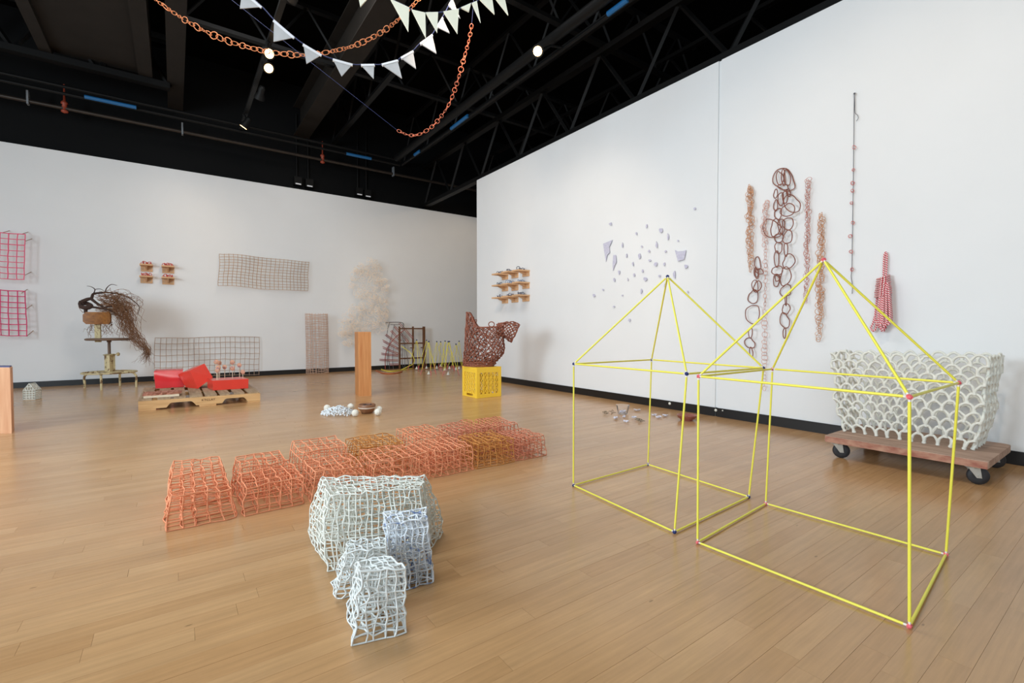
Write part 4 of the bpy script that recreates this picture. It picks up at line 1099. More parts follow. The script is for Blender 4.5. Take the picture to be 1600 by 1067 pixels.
def vessel(h, cen):
    G = Vector((cen.x, cen.y, h)); t = thing('ring_vessel', G, 'red-brown open vessel of knotted clay rings on the yellow crate', 'sculpture')
    S = lambda x, y: vp(G, 710 + x / 7.117, 480 + y / 7.117)
    rnd = random.Random(12)
    # outline: left x, right x at a set of picture heights
    rowsL = [(655, 105, 440), (610, 103, 455), (560, 105, 505), (500, 108, 555), (440, 115, 555), (380, 122, 550), (320, 124, 545), (260, 118, 540), (210, 108, 530)]
    N = 25; M_ = 15
    def surf(th, v):
        k = v * (len(rowsL) - 1); i = min(int(k), len(rowsL) - 2); f = k - i
        y = rowsL[i][0] * (1 - f) + rowsL[i + 1][0] * f; l = rowsL[i][1] * (1 - f) + rowsL[i + 1][1] * f; r = rowsL[i][2] * (1 - f) + rowsL[i + 1][2] * f
        L = S(l, y); R = S(r, y); c = (L + R) / 2; w = (R - L).length / 2
        # rim rises at the left, dips in the middle
        rise = max(0, v - 0.55) / 0.45
        cx = math.cos(th)
        lf = min(1, max(0, (-cx - 0.25) / 0.6)); dz = rise * (0.125 * lf * lf * (3 - 2 * lf) - 0.012 * (1 - abs(cx)))
        lean = 0.035 * max(0, rise - 0.4) * lf
        return c + RT * (w * cx) + F0 * (w * 0.72 * math.sin(th)) + ZZ * dz + RT * lean
    z_lo = S(200, 662).z
    mb = MB()
    def node(i, j):
        th = 2 * math.pi * (i + 0.5 * (j % 2)) / N; rr = random.Random(i % N * 77 + j)
        p = surf(th + rr.gauss(0, 0.02), j / M_) + Vector((rr.gauss(0, .003), rr.gauss(0, .003), rr.gauss(0, .003)))
        p.z = max(p.z, h + 0.006); return p
    for j in range(M_):
        for i in range(N):
            a = node(i, j)
            for b in (node(i, j + 1), node(i - 1 if j % 2 == 0 else i + 1, j + 1)):
                m = (a + b) / 2 + Vector((rnd.gauss(0, .004), rnd.gauss(0, .004), rnd.gauss(0, .004)))
                mb.tube([a, m, b], 0.0040, 5)
    for j in (0, 1, 2, M_): mb.tube(smooth([node(i, j) for i in range(N)], 2, True), 0.0055, 5, closed=True)
    for k in range(110):          # loose loops inside and on the body
        th = rnd.uniform(0, 6.28); v = rnd.uniform(0.1, 0.95); c = surf(th, v); cc = surf(th + math.pi, v); c = c.lerp(cc, rnd.uniform(0.02, 0.2))
        r = rnd.uniform(0.012, 0.022); ax = Vector((rnd.gauss(0, 1), rnd.gauss(0, 1), rnd.gauss(0, 1))).normalized(); u = ax.orthogonal().normalized(); w = ax.cross(u)
        if c.z - r < h + .004: c.z = h + r + .005
        mb.tube([c + (u * math.cos(q * .628) + w * math.sin(q * .628)) * r for q in range(10)], 0.0036, 5, closed=True)
    mb.build('body', 'brown_clay', t)
    # spout: net funnel reaching out to the right
    mb = MB(); path = smooth([S(470, 235), S(540, 235), (S(620, 245)), S(690, 275)], 4); n = len(path); K = 14
    rad = [0.05, 0.058, 0.064, 0.07, 0.075, 0.082, 0.088, 0.092, 0.097, 0.102, 0.106, 0.108, 0.105]
    rad = [rad[min(i, 12)] * 1.14 for i in range(n)]
    def sn(i, j):
        rr = random.Random(i % K * 31 + j * 7 + 5)
        a = 2 * math.pi * (i + .5 * (j % 2)) / K; c = path[j]; tx = (path[min(j + 1, n - 1)] - path[max(j - 1, 0)]).normalized(); up = ZZ
        s = tx.cross(up).normalized(); up2 = s.cross(tx)
        k = 0.85 if math.sin(a) < 0 else 0.62
        return c + (s * math.cos(a) * 0.7 + up2 * math.sin(a) * k) * rad[j] * (1 + rr.gauss(0, .05)) + Vector((rr.gauss(0, .004), rr.gauss(0, .004), rr.gauss(0, .004)))
    for j in range(n - 1):
        for i in range(K):
            a = sn(i, j)
            for b in (sn(i, j + 1), sn(i - 1 if j % 2 == 0 else i + 1, j + 1)): mb.tube([a, (a + b) / 2 + Vector((rnd.gauss(0, .003),) * 3), b], 0.0042, 5)
    mb.tube(smooth([sn(i, n - 1) for i in range(K)], 2, True), 0.0045, 5, closed=True)
    mb.build('spout', 'brown_clay', t)
    mb = MB(); c = S(412, 190); mb.tube([c + RT * .027 * math.cos(a) + ZZ * .024 * math.sin(a) for a in [q * .524 for q in range(12)]], 0.005, 5, closed=True); mb.build('loop', 'brown_clay', t)
ch, cc = crate(); vessel(ch, cc)

# ------------------------------------------------------------------ floor finds in the middle
def mid_finds():
    rnd = random.Random(31)
    P0 = pz(527, 648); px = 1.0 / (FPX / (P0 - CAM).dot(F0))
    br = 1.3 * px
    me = MB().sphere((0, 0, 0), br, 8, 6).mesh('bead', 'bead')
    n = 0; tries = 0; placed = []
    while n < 285 and tries < 9000:
        tries += 1
        x = rnd.uniform(501, 553); y = rnd.uniform(641, 651.5)
        u = (x - 527) / 26; vv = (y - 646.5) / 6.0
        d = u * u + vv * vv
        if d > 1: continue
        g = pz(x, y)
        hmax = 11.0 * px * max(0, 1 - abs((x - 530) / 25) ** 1.3) * (1 - vv * vv) ** 0.5
        z = br + rnd.uniform(0.0, 1.0) ** 0.6 * hmax
        c = Vector((g.x, g.y, z))
        if any((c - q).length < br * 1.25 for q in placed): continue
        placed.append(c)
        o = bpy.data.objects.new('bead', me); COL.objects.link(o); o.location = c
        tag(o, 'small glazed white bead in the heap on the floor by the bowl', 'bead', 'white beads heaped on the floor'); n += 1
    balls = [(511, 637, 5.0, 'back left of the bead heap'), (548, 635, 5.0, 'behind the bead heap nearest the bowl'), (555, 645, 5.6, 'between bead heap and bowl'), (592.5, 639, 4.8, 'behind the right ball beside the bowl'), (590.5, 643.5, 5.6, 'in front at the right of the bowl')]
    for x, y, r, w in balls:
        g = pz(x, y + r); k = (g - CAM).dot(F0) / FPX; R = r * k
        c = vp(g, x, y); c.z = R
        t = thing('clay_ball', (c.x, c.y, 0), 'white clay ball ' + w, 'ball', 'white clay balls around the bowl')
        MB().sphere(c, R * .96, 16, 10).build('ball', 'ball', t)
        mb = MB()
        for q in range(14):
            a = Vector((rnd.gauss(0, 1), rnd.gauss(0, 1), rnd.gauss(0, 1))).normalized(); u = a.orthogonal().normalized(); w2 = a.cross(u); s = rnd.uniform(.3, .6)
            mb.tube([c + (a * math.sqrt(1 - s * s) + u * s * math.cos(e) + w2 * s * math.sin(e)) * R * .96 for e in [z * .785 for z in range(8)]], R * .05, 4, closed=True)
        mb.build('surface_rings', 'ball', t)
    g = pz(573.5, 645.0); k = (g - CAM).dot(F0) / FPX; R = 13.2 * k; H = 14 * k
    t = thing('stoneware_bowl', g, 'brown stoneware bowl with pale stripe between white balls', 'bowl')
    MB().lathe(g, [(R * .6, 0), (R * .68, H * .12), (R * .93, H * .5), (R, H * .62), (R * .98, H * .95), (R * .93, H), (R * .88, H * .93), (R * .8, H * .6), (R * .3, H * .45)], 28).build('body', 'bowl', t)
    MB().lathe(g, [(R * .99, H * .55), (R * 1.012, H * .6), (R * 1.005, H * .68), (R * .98, H * .69)], 28).build('stripe', 'stripe', t)
    mb = MB()
    for q in range(26):
        a = rnd.uniform(0, 6.28); r = R * .7 * math.sqrt(rnd.random()); mb.sphere(g + Vector((r * math.cos(a), r * math.sin(a), H * .72 + rnd.uniform(0, H * .12))), R * .12, 6, 4)
    tag(mb.build('bowl_contents', 'bowl_in', t), kind='stuff')
mid_finds()

# ------------------------------------------------------------------ lattice baskets
def lattice(name, cb, ct, n, m, k, r, material, label, group, seed, jit=0.006, keep=0.55, bulge=0.0, cat='lattice basket'):
    """cb, ct: four corners (front-left, front-right, back-right, back-left) at floor and top"""
    rnd = random.Random(seed)
    P = {}
    for i in range(n + 1):
        for j in range(m + 1):
            for l in range(k + 1):
                u, v, w = i / n, j / m, l / k
                lo = cb[0].lerp(cb[1], u).lerp(cb[3].lerp(cb[2], u), v); hi = ct[0].lerp(ct[1], u).lerp(ct[3].lerp(ct[2], u), v)
                p = lo.lerp(hi, w)
                if bulge:
                    c = (sum(cb, Vector()) + sum(ct, Vector())) / 8; d = Vector((p.x - c.x, p.y - c.y, 0)); p = p + d * bulge * math.sin(math.pi * min(1, w * 1.15))
                p = p + Vector((rnd.gauss(0, jit), rnd.gauss(0, jit), rnd.gauss(0, jit * 0.8) if l else 0))
                p.z = max(p.z, r) if l else r
                P[i, j, l] = p
    mb = MB()
    for j in range(m + 1):
        for l in range(k + 1):
            if j in (0, m) or l == k or rnd.random() < keep: mb.tube(smooth([P[i, j, l] for i in range(n + 1)], 2), r * (1.25 if j in (0, m) and l == k else rnd.uniform(.85, 1.12)), 5)
    for i in range(n + 1):
        for l in range(k + 1):
            if i in (0, n) or l == k or rnd.random() < keep: mb.tube(smooth([P[i, j, l] for j in range(m + 1)], 2), r * rnd.uniform(.85, 1.12), 5)
        for j in range(m + 1):
            if i in (0, n) or j in (0, m) or rnd.random() < keep: mb.tube(smooth([P[i, j, l] for l in range(k + 1)], 2), r * rnd.uniform(.9, 1.2), 5)
    return tag(mb.build(name, material), label, cat, group)

def orange_rows():
    rnd = random.Random(17)
    xs = [pz(x, y).x for x, y in ((256, 834), (377, 808), (484, 786), (578, 765), (675, 745), (738, 732), (802, 719.5), (856.5, 710))]
    xs = [-0.036, 0.172, 0.386, 0.61, 0.868, 1.075, 1.30, 1.495]
    front = ['orange_clay', 'orange_clay', 'orange_clay2', 'orange_clay2', 'orange_clay2', 'gold_clay', 'pink_clay']
    back = ['orange_clay2', 'orange_clay', 'orange_clay2', 'gold_clay', 'orange_clay2', 'pink_clay', 'pink_clay']
    htF = [.105, .098, .105, .112, .115, .112, .10]; htB = [.115, .105, .135, .115, .125, .125, .125]
    names = ['leftmost', 'second from left', 'third from left', 'middle', 'third from right', 'second from right', 'rightmost']
    colr = {'orange_clay': 'orange', 'orange_clay2': 'light orange', 'gold_clay': 'ochre', 'pink_clay': 'dusty rose'}
    for i in range(7):
        x0, x1 = xs[i] + .004, xs[i + 1] - .019
        for row in (0, 1):
            ya, yb = (1.77, 1.965) if row == 0 else (1.985, 2.195)
            h = (htF if row == 0 else htB)[i]
            s = lambda a: rnd.uniform(-a, a)
            cb = [Vector((x0 + s(.004), ya, 0)), Vector((x1 + s(.004), ya + s(.004), 0)), Vector((x1 + s(.004), yb, 0)), Vector((x0 + s(.004), yb, 0))]
            e = rnd.uniform(.004, .018)
            ct = [Vector((x0 + e, ya + e * .6, h * rnd.uniform(.9, 1.0))), Vector((x1 - e, ya + e * .6, h * rnd.uniform(.92, 1.02))), Vector((x1 - e, yb - e * .6, h * rnd.uniform(.98, 1.08))), Vector((x0 + e, yb - e * .6, h * rnd.uniform(.96, 1.06)))]
            mt = (front if row == 0 else back)[i]
            lattice('lattice_basket', cb, ct, 5 + (i > 2), 5 + (i > 2), 4, 0.0018, mt,
                    f"{colr[mt]} clay lattice block, {names[i]} in the {'front' if row == 0 else 'back'} row", 'clay lattice blocks in two rows', 200 + i * 2 + row, jit=0.003, keep=0.6)
orange_rows()

def white_group():
    top = 0.185
    cb = [pz(513, 893), pz(660, 872), pz(692, 832), pz(484, 838)]
    ct = [pz(514, 773, top), pz(656, 764, top), pz(664, 744, top + .004), pz(500, 746, top + .004)]
    lattice('lattice_basket', cb, ct, 17, 9, 10, 0.0019, 'white_clay', 'largest white lattice basket, behind the three small ones', 'white lattice baskets in the foreground', 300, jit=0.0027, keep=0.33, bulge=0.06)
    h = 0.13
    cb = [pz(553, 1010), pz(635, 990), pz(620, 938), pz(543, 950)]
    ct = [pz(563, 895, h + .014), pz(633, 887, h + .014), pz(608, 868, h + .02), pz(560, 876, h + .01)]
    lattice('lattice_basket', cb, ct, 5, 5, 9, 0.0019, 'white_clay_cool', 'small white lattice block standing nearest the camera', 'white lattice baskets in the foreground', 301, jit=0.0024, keep=0.6)
    cb = [pz(524, 936), pz(600, 926), pz(594, 902), pz(521, 909)]
    ct = [pz(543, 862, h), pz(605, 856, h), pz(602, 840, h), pz(544, 846, h)]
    lattice('lattice_basket', cb, ct, 6, 4, 8, 0.0018, 'white_clay_cool', 'small white lattice block between the nearest one and the big basket', 'white lattice baskets in the foreground', 302, jit=0.0026, keep=0.6)
    h = 0.155
    cb = [pz(612, 927), pz(677, 911), pz(672, 885), pz(612, 896)]
    ct = [pz(606, 818, h), pz(668, 812, h), pz(664, 796, h + .002), pz(600, 800, h)]
    lattice('lattice_basket', cb, ct, 7, 5, 9, 0.0017, 'blue_clay', 'small lattice block tinged blue at the right of the white group', 'white lattice baskets in the foreground', 303, jit=0.003, keep=0.65)
white_group()

# ------------------------------------------------------------------ yellow house frames
def house(bot, top, apex, H, tie, label):
    B = [pz(x, y, 0.0055) for x, y in bot]; T = [pz(x, y, H) for x, y in top]
    c = sum(T, Vector()) / 4; A = vp(c, *apex)
    t = thing('house_frame', sum(B, Vector()) / 4 - ZZ * .0055, label, 'house frame', 'yellow stick house frames')
    r = 0.0031
    def stick(p, q, name):
        d = (q - p).normalized(); s = MB().tube([p + d * .010, q - d * .010], r, 8).build(name, 'yellow_stick', t)
        for e, f in ((p + d * .004, p + d * .013), (q - d * .013, q - d * .004)):
            MB().tube([e, f], r * .8, 6).build('stick_tip', 'white_tip', s)
    for i in range(4):
        stick(B[i], B[(i + 1) % 4], 'base_stick'); stick(T[i], T[(i + 1) % 4], 'eave_stick'); stick(B[i], T[i], 'upright_stick'); stick(T[i], A, 'rafter_stick')
    for k, p in enumerate(B + T + [A]):
        rnd = random.Random(k); mb = MB(); mb.sphere(p, 0.0046, 8, 6)
        for q in range(3):
            ax = Vector((rnd.gauss(0, 1), rnd.gauss(0, 1), rnd.gauss(0, 1))).normalized(); u = ax.orthogonal().normalized(); w = ax.cross(u)
            mb.tube([p + (u * math.cos(e * .785) + w * math.sin(e * .785)) * 0.005 for e in range(8)], 0.0014, 4, closed=True)
        mb.build('corner_tie', tie, t)

house([(896, 758), (1054, 831), (1170, 776), (1012.5, 725.5)], [(896.5, 568.5), (1073, 584), (1193, 575), (1018, 562)], (1043, 432), .485, 'blue_tie', 'yellow stick house frame tied with navy corners, further from camera')
house([(1090, 847), (1421, 978), (1478, 866), (1196.5, 786.5)], [(1091.5, 588), (1421, 620), (1498, 598), (1207, 576.5)], (1287, 406), .483, 'pink_tie', 'yellow stick house frame tied with coral pink corners, nearest the dolly')

# ------------------------------------------------------------------ right wall works
def shards():
    s = 1118 / 220.0
    L = [(940, 132, 26, 30), (273, 253, 28, 32), (560, 273, 20, 38), (670, 303, 35, 48), (478, 332, 20, 28), (808, 386, 18, 24), (730, 355, 20, 75), (367, 425, 14, 48), (400, 508, 12, 50), (503, 512, 24, 56), (521, 433, 18, 22), (580, 471, 24, 26), (638, 422, 20, 66), (710, 470, 22, 24), (585, 542, 24, 20), (450, 572, 16, 44), (632, 570, 36, 44), (700, 571, 20, 32), (872, 590, 36, 40), (340, 638, 18, 40), (527, 627, 18, 30), (303, 697, 18, 44), (411, 695, 12, 30), (460, 660, 18, 38), (550, 690, 36, 40), (660, 666, 32, 26), (780, 655, 26, 75), (213, 774, 20, 24), (141, 821, 24, 36), (366, 821, 16, 20), (517, 787, 18, 60), (702, 745, 12, 40), (299, 911, 22, 18), (423, 1019, 20, 32), (886, 794, 14, 24)]
    L.sort()
    W = lambda x, y, off: rw(900 + x / s, 300 + y / s, off)
    def piece(pts, label, group):
        # counter-clockwise outline standing a little off the wall
        a = [W(x, y, 0.012) for x, y in pts]
        tag(MB().prism(a, (0.004, 0, 0)).build('wall_shard', 'lavender', smooth=False), label, 'shard', group)
    piece([(215, 410), (288, 380), (262, 440), (268, 480), (246, 500), (237, 555), (228, 500)], 'large pointed lavender shard at the left of the wall scatter', 'lavender shards on the right wall')
    piece([(295, 500), (315, 500), (320, 555), (303, 590), (293, 628), (290, 570)], 'long dagger-shaped lavender shard at the left of the wall scatter', 'lavender shards on the right wall')
    piece([(785, 460), (805, 472), (850, 468), (873, 460), (858, 535), (808, 550)], 'largest lavender shard, cup-shaped, at the right of the wall scatter', 'lavender shards on the right wall')
    for i, (x, y, w, h) in enumerate(L):
        rnd = random.Random(500 + i); n = 7; pts = []
        for k in range(n):
            a = 2 * math.pi * k / n + rnd.uniform(-.25, .25); rr = rnd.uniform(.55, 1.05)
            pts.append((x + w / 2 * math.cos(a) * rr, y + h / 2 * math.sin(a) * rr))
        piece(pts, 'small lavender shard, ' + ORD[i] + ' from the left among the small ones on the wall', 'lavender shards on the right wall')
shards()

def brown_chain(name, loops, label, origin):
    rnd = random.Random(8)
    t = thing(name, rw(origin[0], origin[1], 0.01), label, 'wall chain')
    for k, (cx, cy, rx, ry) in enumerate(loops):
        n = 9; base = 0.012 + 0.02 * (k % 3) + rnd.uniform(0, .008); ph = rnd.random() * 6
        pts = []
        for i in range(n):
            a = 2 * math.pi * i / n; q = 1 + 0.16 * math.sin(2 * a + ph) + 0.08 * math.sin(3 * a + 2 * ph) + rnd.uniform(-.06, .06)
            pts.append(rw(cx + rx * math.cos(a) * q, cy + ry * math.sin(a) * q, base + 0.008 * math.sin(a + ph)))
        MB().tube(smooth(pts, 3, True), 0.0030, 6, closed=True).build('link', 'brown_ring', t)
    return t

big = [(1225, 281, 18, 16.5), (1218.4, 279, 5, 12), (1224, 277.5, 3.2, 12), (1230, 278, 5, 13), (1224, 292, 9, 4), (1212, 302.6, 3, 7), (1212, 321, 3, 9), (1220, 311, 4, 12), (1227, 308, 4, 11), (1232, 301, 3, 6), (1237, 318, 12, 14), (1231, 328.5, 11, 10), (1216, 334, 5, 10),
       (1206, 357.5, 14, 15), (1211.6, 355.6, 8, 12), (1221, 353, 6, 10), (1231.4, 349.5, 7.5, 10.5), (1230.7, 370.5, 7, 11), (1217, 372, 6, 8), (1216.4, 387, 6.5, 7.5), (1228, 390, 3.5, 9), (1213.5, 404.7, 4, 11.5), (1232.7, 408.5, 10, 11), (1214.7, 422.7, 8, 8), (1213.2, 437.7, 5.5, 8.5), (1214, 435, 3, 5), (1227.5, 431.7, 8.5, 13.5), (1228, 453.8, 8.3, 9.5), (1228, 469, 1.4, 7.2), (1228.5, 482.7, 7, 7.2), (1226, 500.7, 7, 12), (1225.7, 520.5, 2, 9)]
brown_chain('ring_chain', big, 'big dark brown chain of irregular clay loops on the right wall', (1224, 264))
small = [(1183.8, 411.5, 5, 9.5), (1182.7, 428, 2.5, 9), (1187, 424, 6, 4), (1181.5, 426, 3, 8), (1180, 447, 5.5, 8.5), (1184, 447, 6, 8), (1177, 464, 7.5, 11), (1176, 491, 10, 17), (1172.6, 520.5, 2.7, 9), (1171.5, 536, 8, 8), (1173.7, 550, 2.5, 7.5)]
brown_chain('ring_chain', small, 'short dark brown chain of clay loops left of the big brown one', (1183, 403))

def ring_column(path, widths, pitch, r, ringmat, label, seed, tk=0.095):
    """path: picture points down the wall; widths: half spread in px at each point"""
    rnd = random.Random(seed); me = torus_mesh('chain_ring', ringmat, tk, 14, 5)
    t = thing('ring_chain', rw(path[0][0], path[0][1], 0.01), label, 'wall chain')
    ys = [p[1] for p in path]; y = ys[0]; k = 0
    while y < ys[-1]:
        i = max(j for j in range(len(ys) - 1) if ys[j] <= y); f = (y - ys[i]) / (ys[i + 1] - ys[i])
        x = path[i][0] * (1 - f) + path[i + 1][0] * f; w = widths[i] * (1 - f) + widths[i + 1] * f
        c = rw(x + (rnd.uniform(-w, w) if w > 1 else rnd.uniform(-.6, .6)), y, 0.014 + rnd.random() * 0.03)
        px = (c - CAM).dot(F0) / FPX; R = r * px * rnd.uniform(.8, 1.15)
        tilt = rnd.uniform(0, 1.1) if w > 1 else (0.25 if k % 2 else 1.0)
        m = Matrix.Translation(c) @ Matrix.Rotation(rnd.uniform(-.5, .5) + (tilt if rnd.random() < .5 else -tilt), 4, 'Z') @ Matrix.Rotation(math.pi / 2, 4, 'Y') @ Matrix.Rotation(rnd.uniform(0, 3), 4, 'Z') @ Matrix.Diagonal((R, R * rnd.uniform(.75, 1), R, 1))
        inst(me, 'ring', t, m); k += 1
        y += pitch / max(1.0, w / 1.6)
ring_column([(1173, 292), (1172, 340), (1171.5, 385), (1173, 424)], [4, 4, 3.5, 1.5], 4.6, 4.3, 'copper_ring', 'light orange ring chain, leftmost hanging on the right wall', 21)
ring_column([(1196, 315), (1194, 345), (1195, 385), (1196, 440), (1194.5, 500), (1194, 610)], [3, 4, 2, .5, .5, .5], 6.0, 3.9, 'pink_ring', 'pale pink ring chain, longest one, hanging nearly to the baseboard', 22)
ring_column([(1262, 280), (1262, 340), (1260, 400), (1259, 472)], [2.4, 2.6, 2.2, 1.4], 3.6, 3.4, 'red_ring', 'narrow terracotta ring chain right of the big brown one', 23)
ring_column([(1283, 335), (1282, 400), (1281, 470), (1281, 505), (1279, 533)], [3, 4, 4, 2.5, .5], 4.6, 4.2, 'copper_ring', 'light orange ring chain behind the pink house peak', 24)

def cord_line():
    t = thing('knotted_cord', rw(1335, 146, 0.01), 'long thin grey cord with small red knots high on the right wall', 'cord')
    MB().tube(smooth([rw(x, y, .012) for x, y in ((1335, 145), (1334.5, 170), (1334, 230), (1333, 300), (1332, 370), (1331, 420), (1330, 432), (1332, 446), (1331.5, 459))], 3), 0.0016, 5).build('cord', 'dark_cord', t)
    MB().tube(smooth([rw(x, y, .014) for x, y in ((1335, 147), (1335.5, 160), (1336, 176), (1340, 180), (1341, 185), (1338, 189))], 3), 0.0014, 5).build('loose_end', 'dark_cord', t)
    MB().tube([rw(1335, 146, 0), rw(1335, 146, .025)], 0.005, 6).build('nail', 'dark_cord', t)
    for k, (x, y) in enumerate(((1334.5, 230), (1333.5, 265.5), (1332, 286), (1332, 298), (1330.5, 317), (1332.5, 348), (1328.5, 369), (1330, 393), (1331.5, 421))):
        rnd = random.Random(k); mb = MB()
        for q in range(2):
            r = rnd.uniform(2.2, 3.4); mb.tube(smooth([rw(x + r * math.cos(a) * rnd.uniform(.7, 1.1), y + r * math.sin(a) * rnd.uniform(.7, 1.1), .016 + .006 * q) for a in [z * 1.047 for z in range(6)]], 2, True), 0.0011, 4, closed=True)
        mb.build('knot', 'knot', t)
cord_line()

def rope():
    t = thing('rope_hank', rw(1383, 393, 0.02), 'red and white striped rope hank hung on the right wall', 'rope')
    rnd = random.Random(2); r = 0.0047
    def rp(pts, name, closed=False):
        MB().tube(smooth(pts, 5, closed), r, 8, closed=closed, uv=True).build(name, 'rope', t)
    rp([rw(x, y, .02) for x, y in ((1380.5, 432), (1381, 415), (1381.8, 400), (1383.5, 394.5), (1385.5, 398), (1385.3, 415), (1384.5, 432))], 'hanging_loop')
    for k in range(22):
        dx_ = rnd.uniform(-10, 10.5); cx = 1380 + dx_ * .75; w = rnd.uniform(2, 4.5); yt = 431 + abs(dx_) * 1.0 + rnd.uniform(0, 3); yb = 519 - abs(dx_) * 1.3 - rnd.uniform(0, 7); lx = dx_ * .28 - 1; o = .010 + .0033 * k
        pts = [(cx - w * .6, yt + 8), (cx, yt), (cx + w * .6, yt + 8), (cx + w * .9 + lx * .5, (yt + yb) / 2), (cx + w + lx, yb - 8), (cx + lx, yb), (cx - w + lx, yb - 8), (cx - w * .9 + lx * .5, (yt + yb) / 2)]
        rp([rw(x, y, o if x > cx else o + .004) for x, y in pts], 'coil_strand', True)
    for k in range(9):
        y = 434 + k * 3.4; wd = 9.6 + k * .42 + rnd.uniform(-.5, .5); cx = 1380
        pts = [(cx - wd, y + 2.5, .03), (cx - wd * .5, y + 1, .078), (cx + wd * .4, y - 2, .08), (cx + wd, y - 4, .035), (cx, y, .008)]
        rp([rw(a, b, c) for a, b, c in pts], 'wrap', True)
    rp([rw(x, y, .03) for x, y in ((1368, 490), (1364, 505), (1361, 512), (1364, 517), (1368, 514), (1370, 500))], 'loose_bight')
rope()

# ------------------------------------------------------------------ dolly and arch basket
def dolly():
    x0, x1, y0, y1 = 2.552, 3.02, 0.398, 0.962; zt = 0.106; zb = 0.076
    t = thing('flat_dolly', ((x0 + x1) / 2, (y0 + y1) / 2, 0), 'old plywood dolly on black casters under the white arch basket', 'dolly')
    # deck with a rounded corner at the far right
    pl = [(x0, y0), (x0, y1), (x1, y1)] + [(x1 - .03 + .03 * math.cos(a), y0 + .03 - .03 * math.sin(a)) for a in (0, .4, .8, 1.2, 1.57)]
    MB().prism([Vector((x, y, zb + .002)) for x, y in reversed(pl)], (0, 0, zt - zb - .002)).build('deck', 'dollywood', t, smooth=False)
    MB().span((x0 - .003, y0 + .002, zb), (x0 + .001, y1 - .002, zt - .003)).build('edge_strip', 'dollyedge', t, smooth=False)
    for i, (cx, cy, rot) in enumerate(((2.592, 0.450, -1.05), (2.592, 0.925, -1.0), (2.965, 0.455, -.9), (2.96, 0.915, -1.2))):
        R = 0.0355; a = Vector((math.cos(rot), math.sin(rot), 0)); ax = Vector((-a.y, a.x, 0))
        w = Vector((cx, cy, R)) + a * 0.018
        c = MB(); c.box((cx, cy, zb - .002), (.06, .05, .004), rz=rot)
        c.lathe((cx, cy, zb - .012), [(.016, 0), (.018, .01)], 12)
        for sd in (-1, 1):
            o = ax * sd * .0135
            c.prism([Vector((cx, cy, zb - .008)) + o - a * .018, Vector((cx, cy, zb - .008)) + o + a * .02, w + o + a * .008 - ZZ * .008, w + o - a * .008 - ZZ * .008], ax * .002)
        f = c.build('caster_fork', 'steel', t, smooth=False)
        MB().lathe(w - ax * .008, [(R * .3, 0), (R * .5, -.001), (R * .9, 0), (R, .004), (R, .012), (R * .9, .016), (R * .5, .017), (R * .3, .016)], 24, ax).build('wheel', 'rubber', f)
        MB().lathe(w - ax * .017, [(.005, 0), (.005, .034)], 8, ax).build('axle', 'steel', f)
    # ---- basket of arches
    base = pz(1513, 708, zt); lef = pz(1326, 672, zt)
    zrim = vp((base + lef) / 2, 1430, 548).z
    X0 = (base.x + lef.x) / 2; Y0, Y1 = base.y, lef.y
    H = 0.395; D = 0.26
    b = thing('arch_basket', ((X0 + D / 2), (Y0 + Y1) / 2, zt), 'white open basket of fish-scale clay arches standing on the dolly', 'basket')
    # path round the basket: front (towards camera, -X), left, back, right; flares with height
    L, Dp = Y1 - Y0, 0.20
    per = [(X0, Y0), (X0, Y1), (X0 + Dp, Y1), (X0 + Dp, Y0)]
    seg = [L, Dp, L, Dp]; tot = sum(seg); cx, cy = X0 + Dp / 2, (Y0 + Y1) / 2
    def ring(s, v):
        s = (s % 1.0) * tot; i = 0
        while s > seg[i] and i < 3: s -= seg[i]; i += 1
        a = per[i]; c = per[(i + 1) % 4]; f = s / seg[i]
        x, y = a[0] + (c[0] - a[0]) * f, a[1] + (c[1] - a[1]) * f
        # bulge: sides belly out, then come in slightly, then flare at the rim
        fl = 0.085 * math.sin(min(1, v * 1.3) * 1.9) + 0.04 * v - 0.03 * math.exp(-((v - .62) / .13) ** 2)
        ux, uy = (x - cx) / (Dp / 2), (y - cy) / (L / 2)
        return Vector((cx + (x - cx) + ux * fl * .35, cy + (y - cy) + uy * fl * .42, zt + .004 + v * H))
    rows_ = 10; N = 30
    rnd = random.Random(77)
    for q in range(rows_):
        v0 = q / rows_; dv = 1.10 / rows_
        mb = MB()
        for k in range(N):
            c = (k + .5 * (q % 2)) / N; hw = .5 / N * rnd.uniform(.9, 1.02); hh = dv * rnd.uniform(.9, 1.06) if q < rows_ - 1 else dv * rnd.uniform(.75, 1.1)
            pts = []
            for j in range(9):
                a = math.pi * j / 8; w = math.cos(a); z = math.sin(a) ** .8
                flare = 1.0 + .12 * (1 - z)
                p = ring(c - hw * w * flare, min(1.15, v0 + hh * z))
                pts.append(p + Vector((rnd.gauss(0, .0014), rnd.gauss(0, .0014), rnd.gauss(0, .001) if 0 < j < 8 else 0)))
            mb.tube(smooth(pts, 2), [0.0075 if i in (0, 16) else 0.0056 + .0006 * math.sin(i) for i in range(17)], 6)
        mb.build('arch_row', 'arch_clay', b)
dolly()

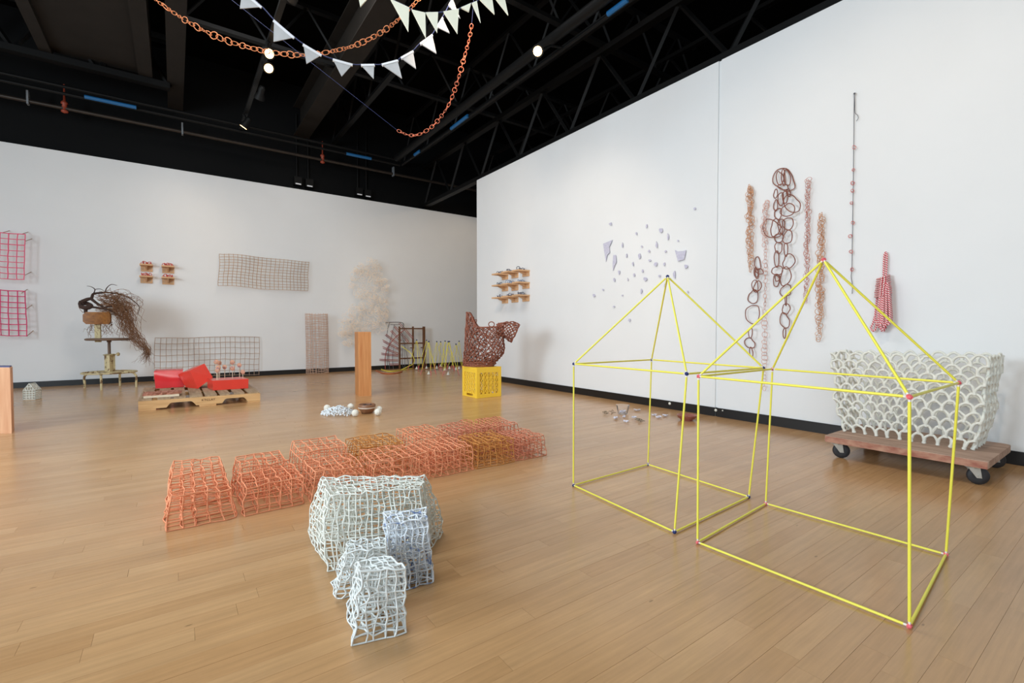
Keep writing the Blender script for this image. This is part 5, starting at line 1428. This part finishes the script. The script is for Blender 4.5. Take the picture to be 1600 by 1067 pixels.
# ------------------------------------------------------------------ small things by the right wall
def right_finds():
    g = pz(973, 646.5); k = (g - CAM).dot(F0) / FPX
    t = thing('plastic_cup', g, 'clear plastic cup on the floor by the right wall', 'cup')
    r0, r1, H = 7.6 * k, 10 * k, 13.5 * k
    MB().lathe(g, [(r0, 0), (r1, H), (r1 * 1.06, H), (r1 * 1.06, H * 1.05), (r1 * .97, H * 1.04), (r0 * .94, H * .06), (r0 * .3, H * .05)], 24).build('cup_wall', 'clear', t)
    mb = MB(); rnd = random.Random(4)
    for q in range(16):
        a = rnd.uniform(0, 6.28); r = r0 * .6 * math.sqrt(rnd.random()); mb.sphere(g + Vector((r * math.cos(a), r * math.sin(a), H * .18 + rnd.uniform(0, H * .15))), r0 * .2, 6, 4)
    tag(mb.build('cup_contents', 'petal', t), kind='stuff')
    pts = [(962, 654.5), (976, 652.5), (977, 660), (990.5, 653.5), (994, 642), (1020.5, 650), (1027, 653), (1040, 650.5)]
    order = sorted(pts)
    for i, (x, y) in enumerate(order):
        c = pz(x, y); rnd = random.Random(900 + i)
        t = thing('clay_petal', c, 'white-lilac curled petal piece, ' + ORD[i] + ' from the left on the floor by the cup', 'petal', 'petal pieces by the right wall')
        for q in range(3):
            a = rnd.uniform(0, 6.28); R = 0.017 * rnd.uniform(.7, 1.1); cc = c + Vector((rnd.uniform(-.012, .012), rnd.uniform(-.012, .012), 0))
            mb = MB(); n = 7; lo = []
            for e in range(n):
                b_ = a + (e / (n - 1) - .5) * 2.6; lo.append(cc + Vector((math.cos(b_) * R, math.sin(b_) * R, .004 + .010 * abs(math.cos(e * .9)))))
            mb.prism([cc + ZZ * .002] + lo, (0, 0, .002)); mb.build('petal', 'petal', t, smooth=False)
    rnd = random.Random(6)
    for nm, x, y, w in (('left of the cup', 952, 644, 14), ('right of the petals by the cup', 999, 656, 8)):
        mb = MB()
        for q in range(14):
            a = pz(x + rnd.uniform(-w / 2, w / 2), y + rnd.uniform(-2.2, 2.2), .004 + rnd.uniform(0, .008)); d = Vector((rnd.gauss(0, 1), rnd.gauss(0, 1), rnd.gauss(0, .1))).normalized()
            mb.tube([a, a + d * .012 + ZZ * .003, a + d * .022], 0.0018, 4)
        for v in mb.v: v.z = max(v.z, 0.0005)
        tag(mb.build('twig_litter', 'twig'), 'dry greenish twig bits on the floor ' + nm, 'twigs', kind='stuff')
    g = pz(1073, 656.5); k = (g - CAM).dot(F0) / FPX; R = 15 * k; H = 8.5 * k
    t = thing('clay_dish', g, 'shallow speckled red-brown dish on the floor by the right baseboard', 'dish')
    MB().lathe(g, [(R * .6, 0), (R * .62, H * .2), (R * .88, H * .5), (R, H), (R * .95, H), (R * .82, H * .62), (R * .4, H * .4)], 28).build('body', 'dish', t)
    mb = MB(); rnd = random.Random(8)
    for q in range(18):
        a = rnd.uniform(0, 6.28); r = R * .6 * math.sqrt(rnd.random()); mb.sphere(g + Vector((r * math.cos(a), r * math.sin(a), H * .55 + rnd.uniform(0, H * .1))), R * .1, 6, 4)
    tag(mb.build('dish_contents', 'dish', t), kind='stuff')
    for x, y, r, w in ((1046, 630.5, 2.2, 'left of the wall seam'), (1118, 641, 2.2, 'at the wall seam'), (1128.8, 641.5, 1.1, 'right of the wall seam, the tiniest')):
        p = rw(x, y, .012); kk = (p - CAM).dot(F0) / FPX
        tag(MB().lathe(p + Vector((.005, 0, 0)), [(r * kk, 0), (r * kk, .004), (r * kk * .6, .008)], 10, (-1, 0.01, 0)).build('white_stud', 'white_clay'), 'small white stud on the black baseboard ' + w, 'stud', 'white studs on the baseboard')
right_finds()
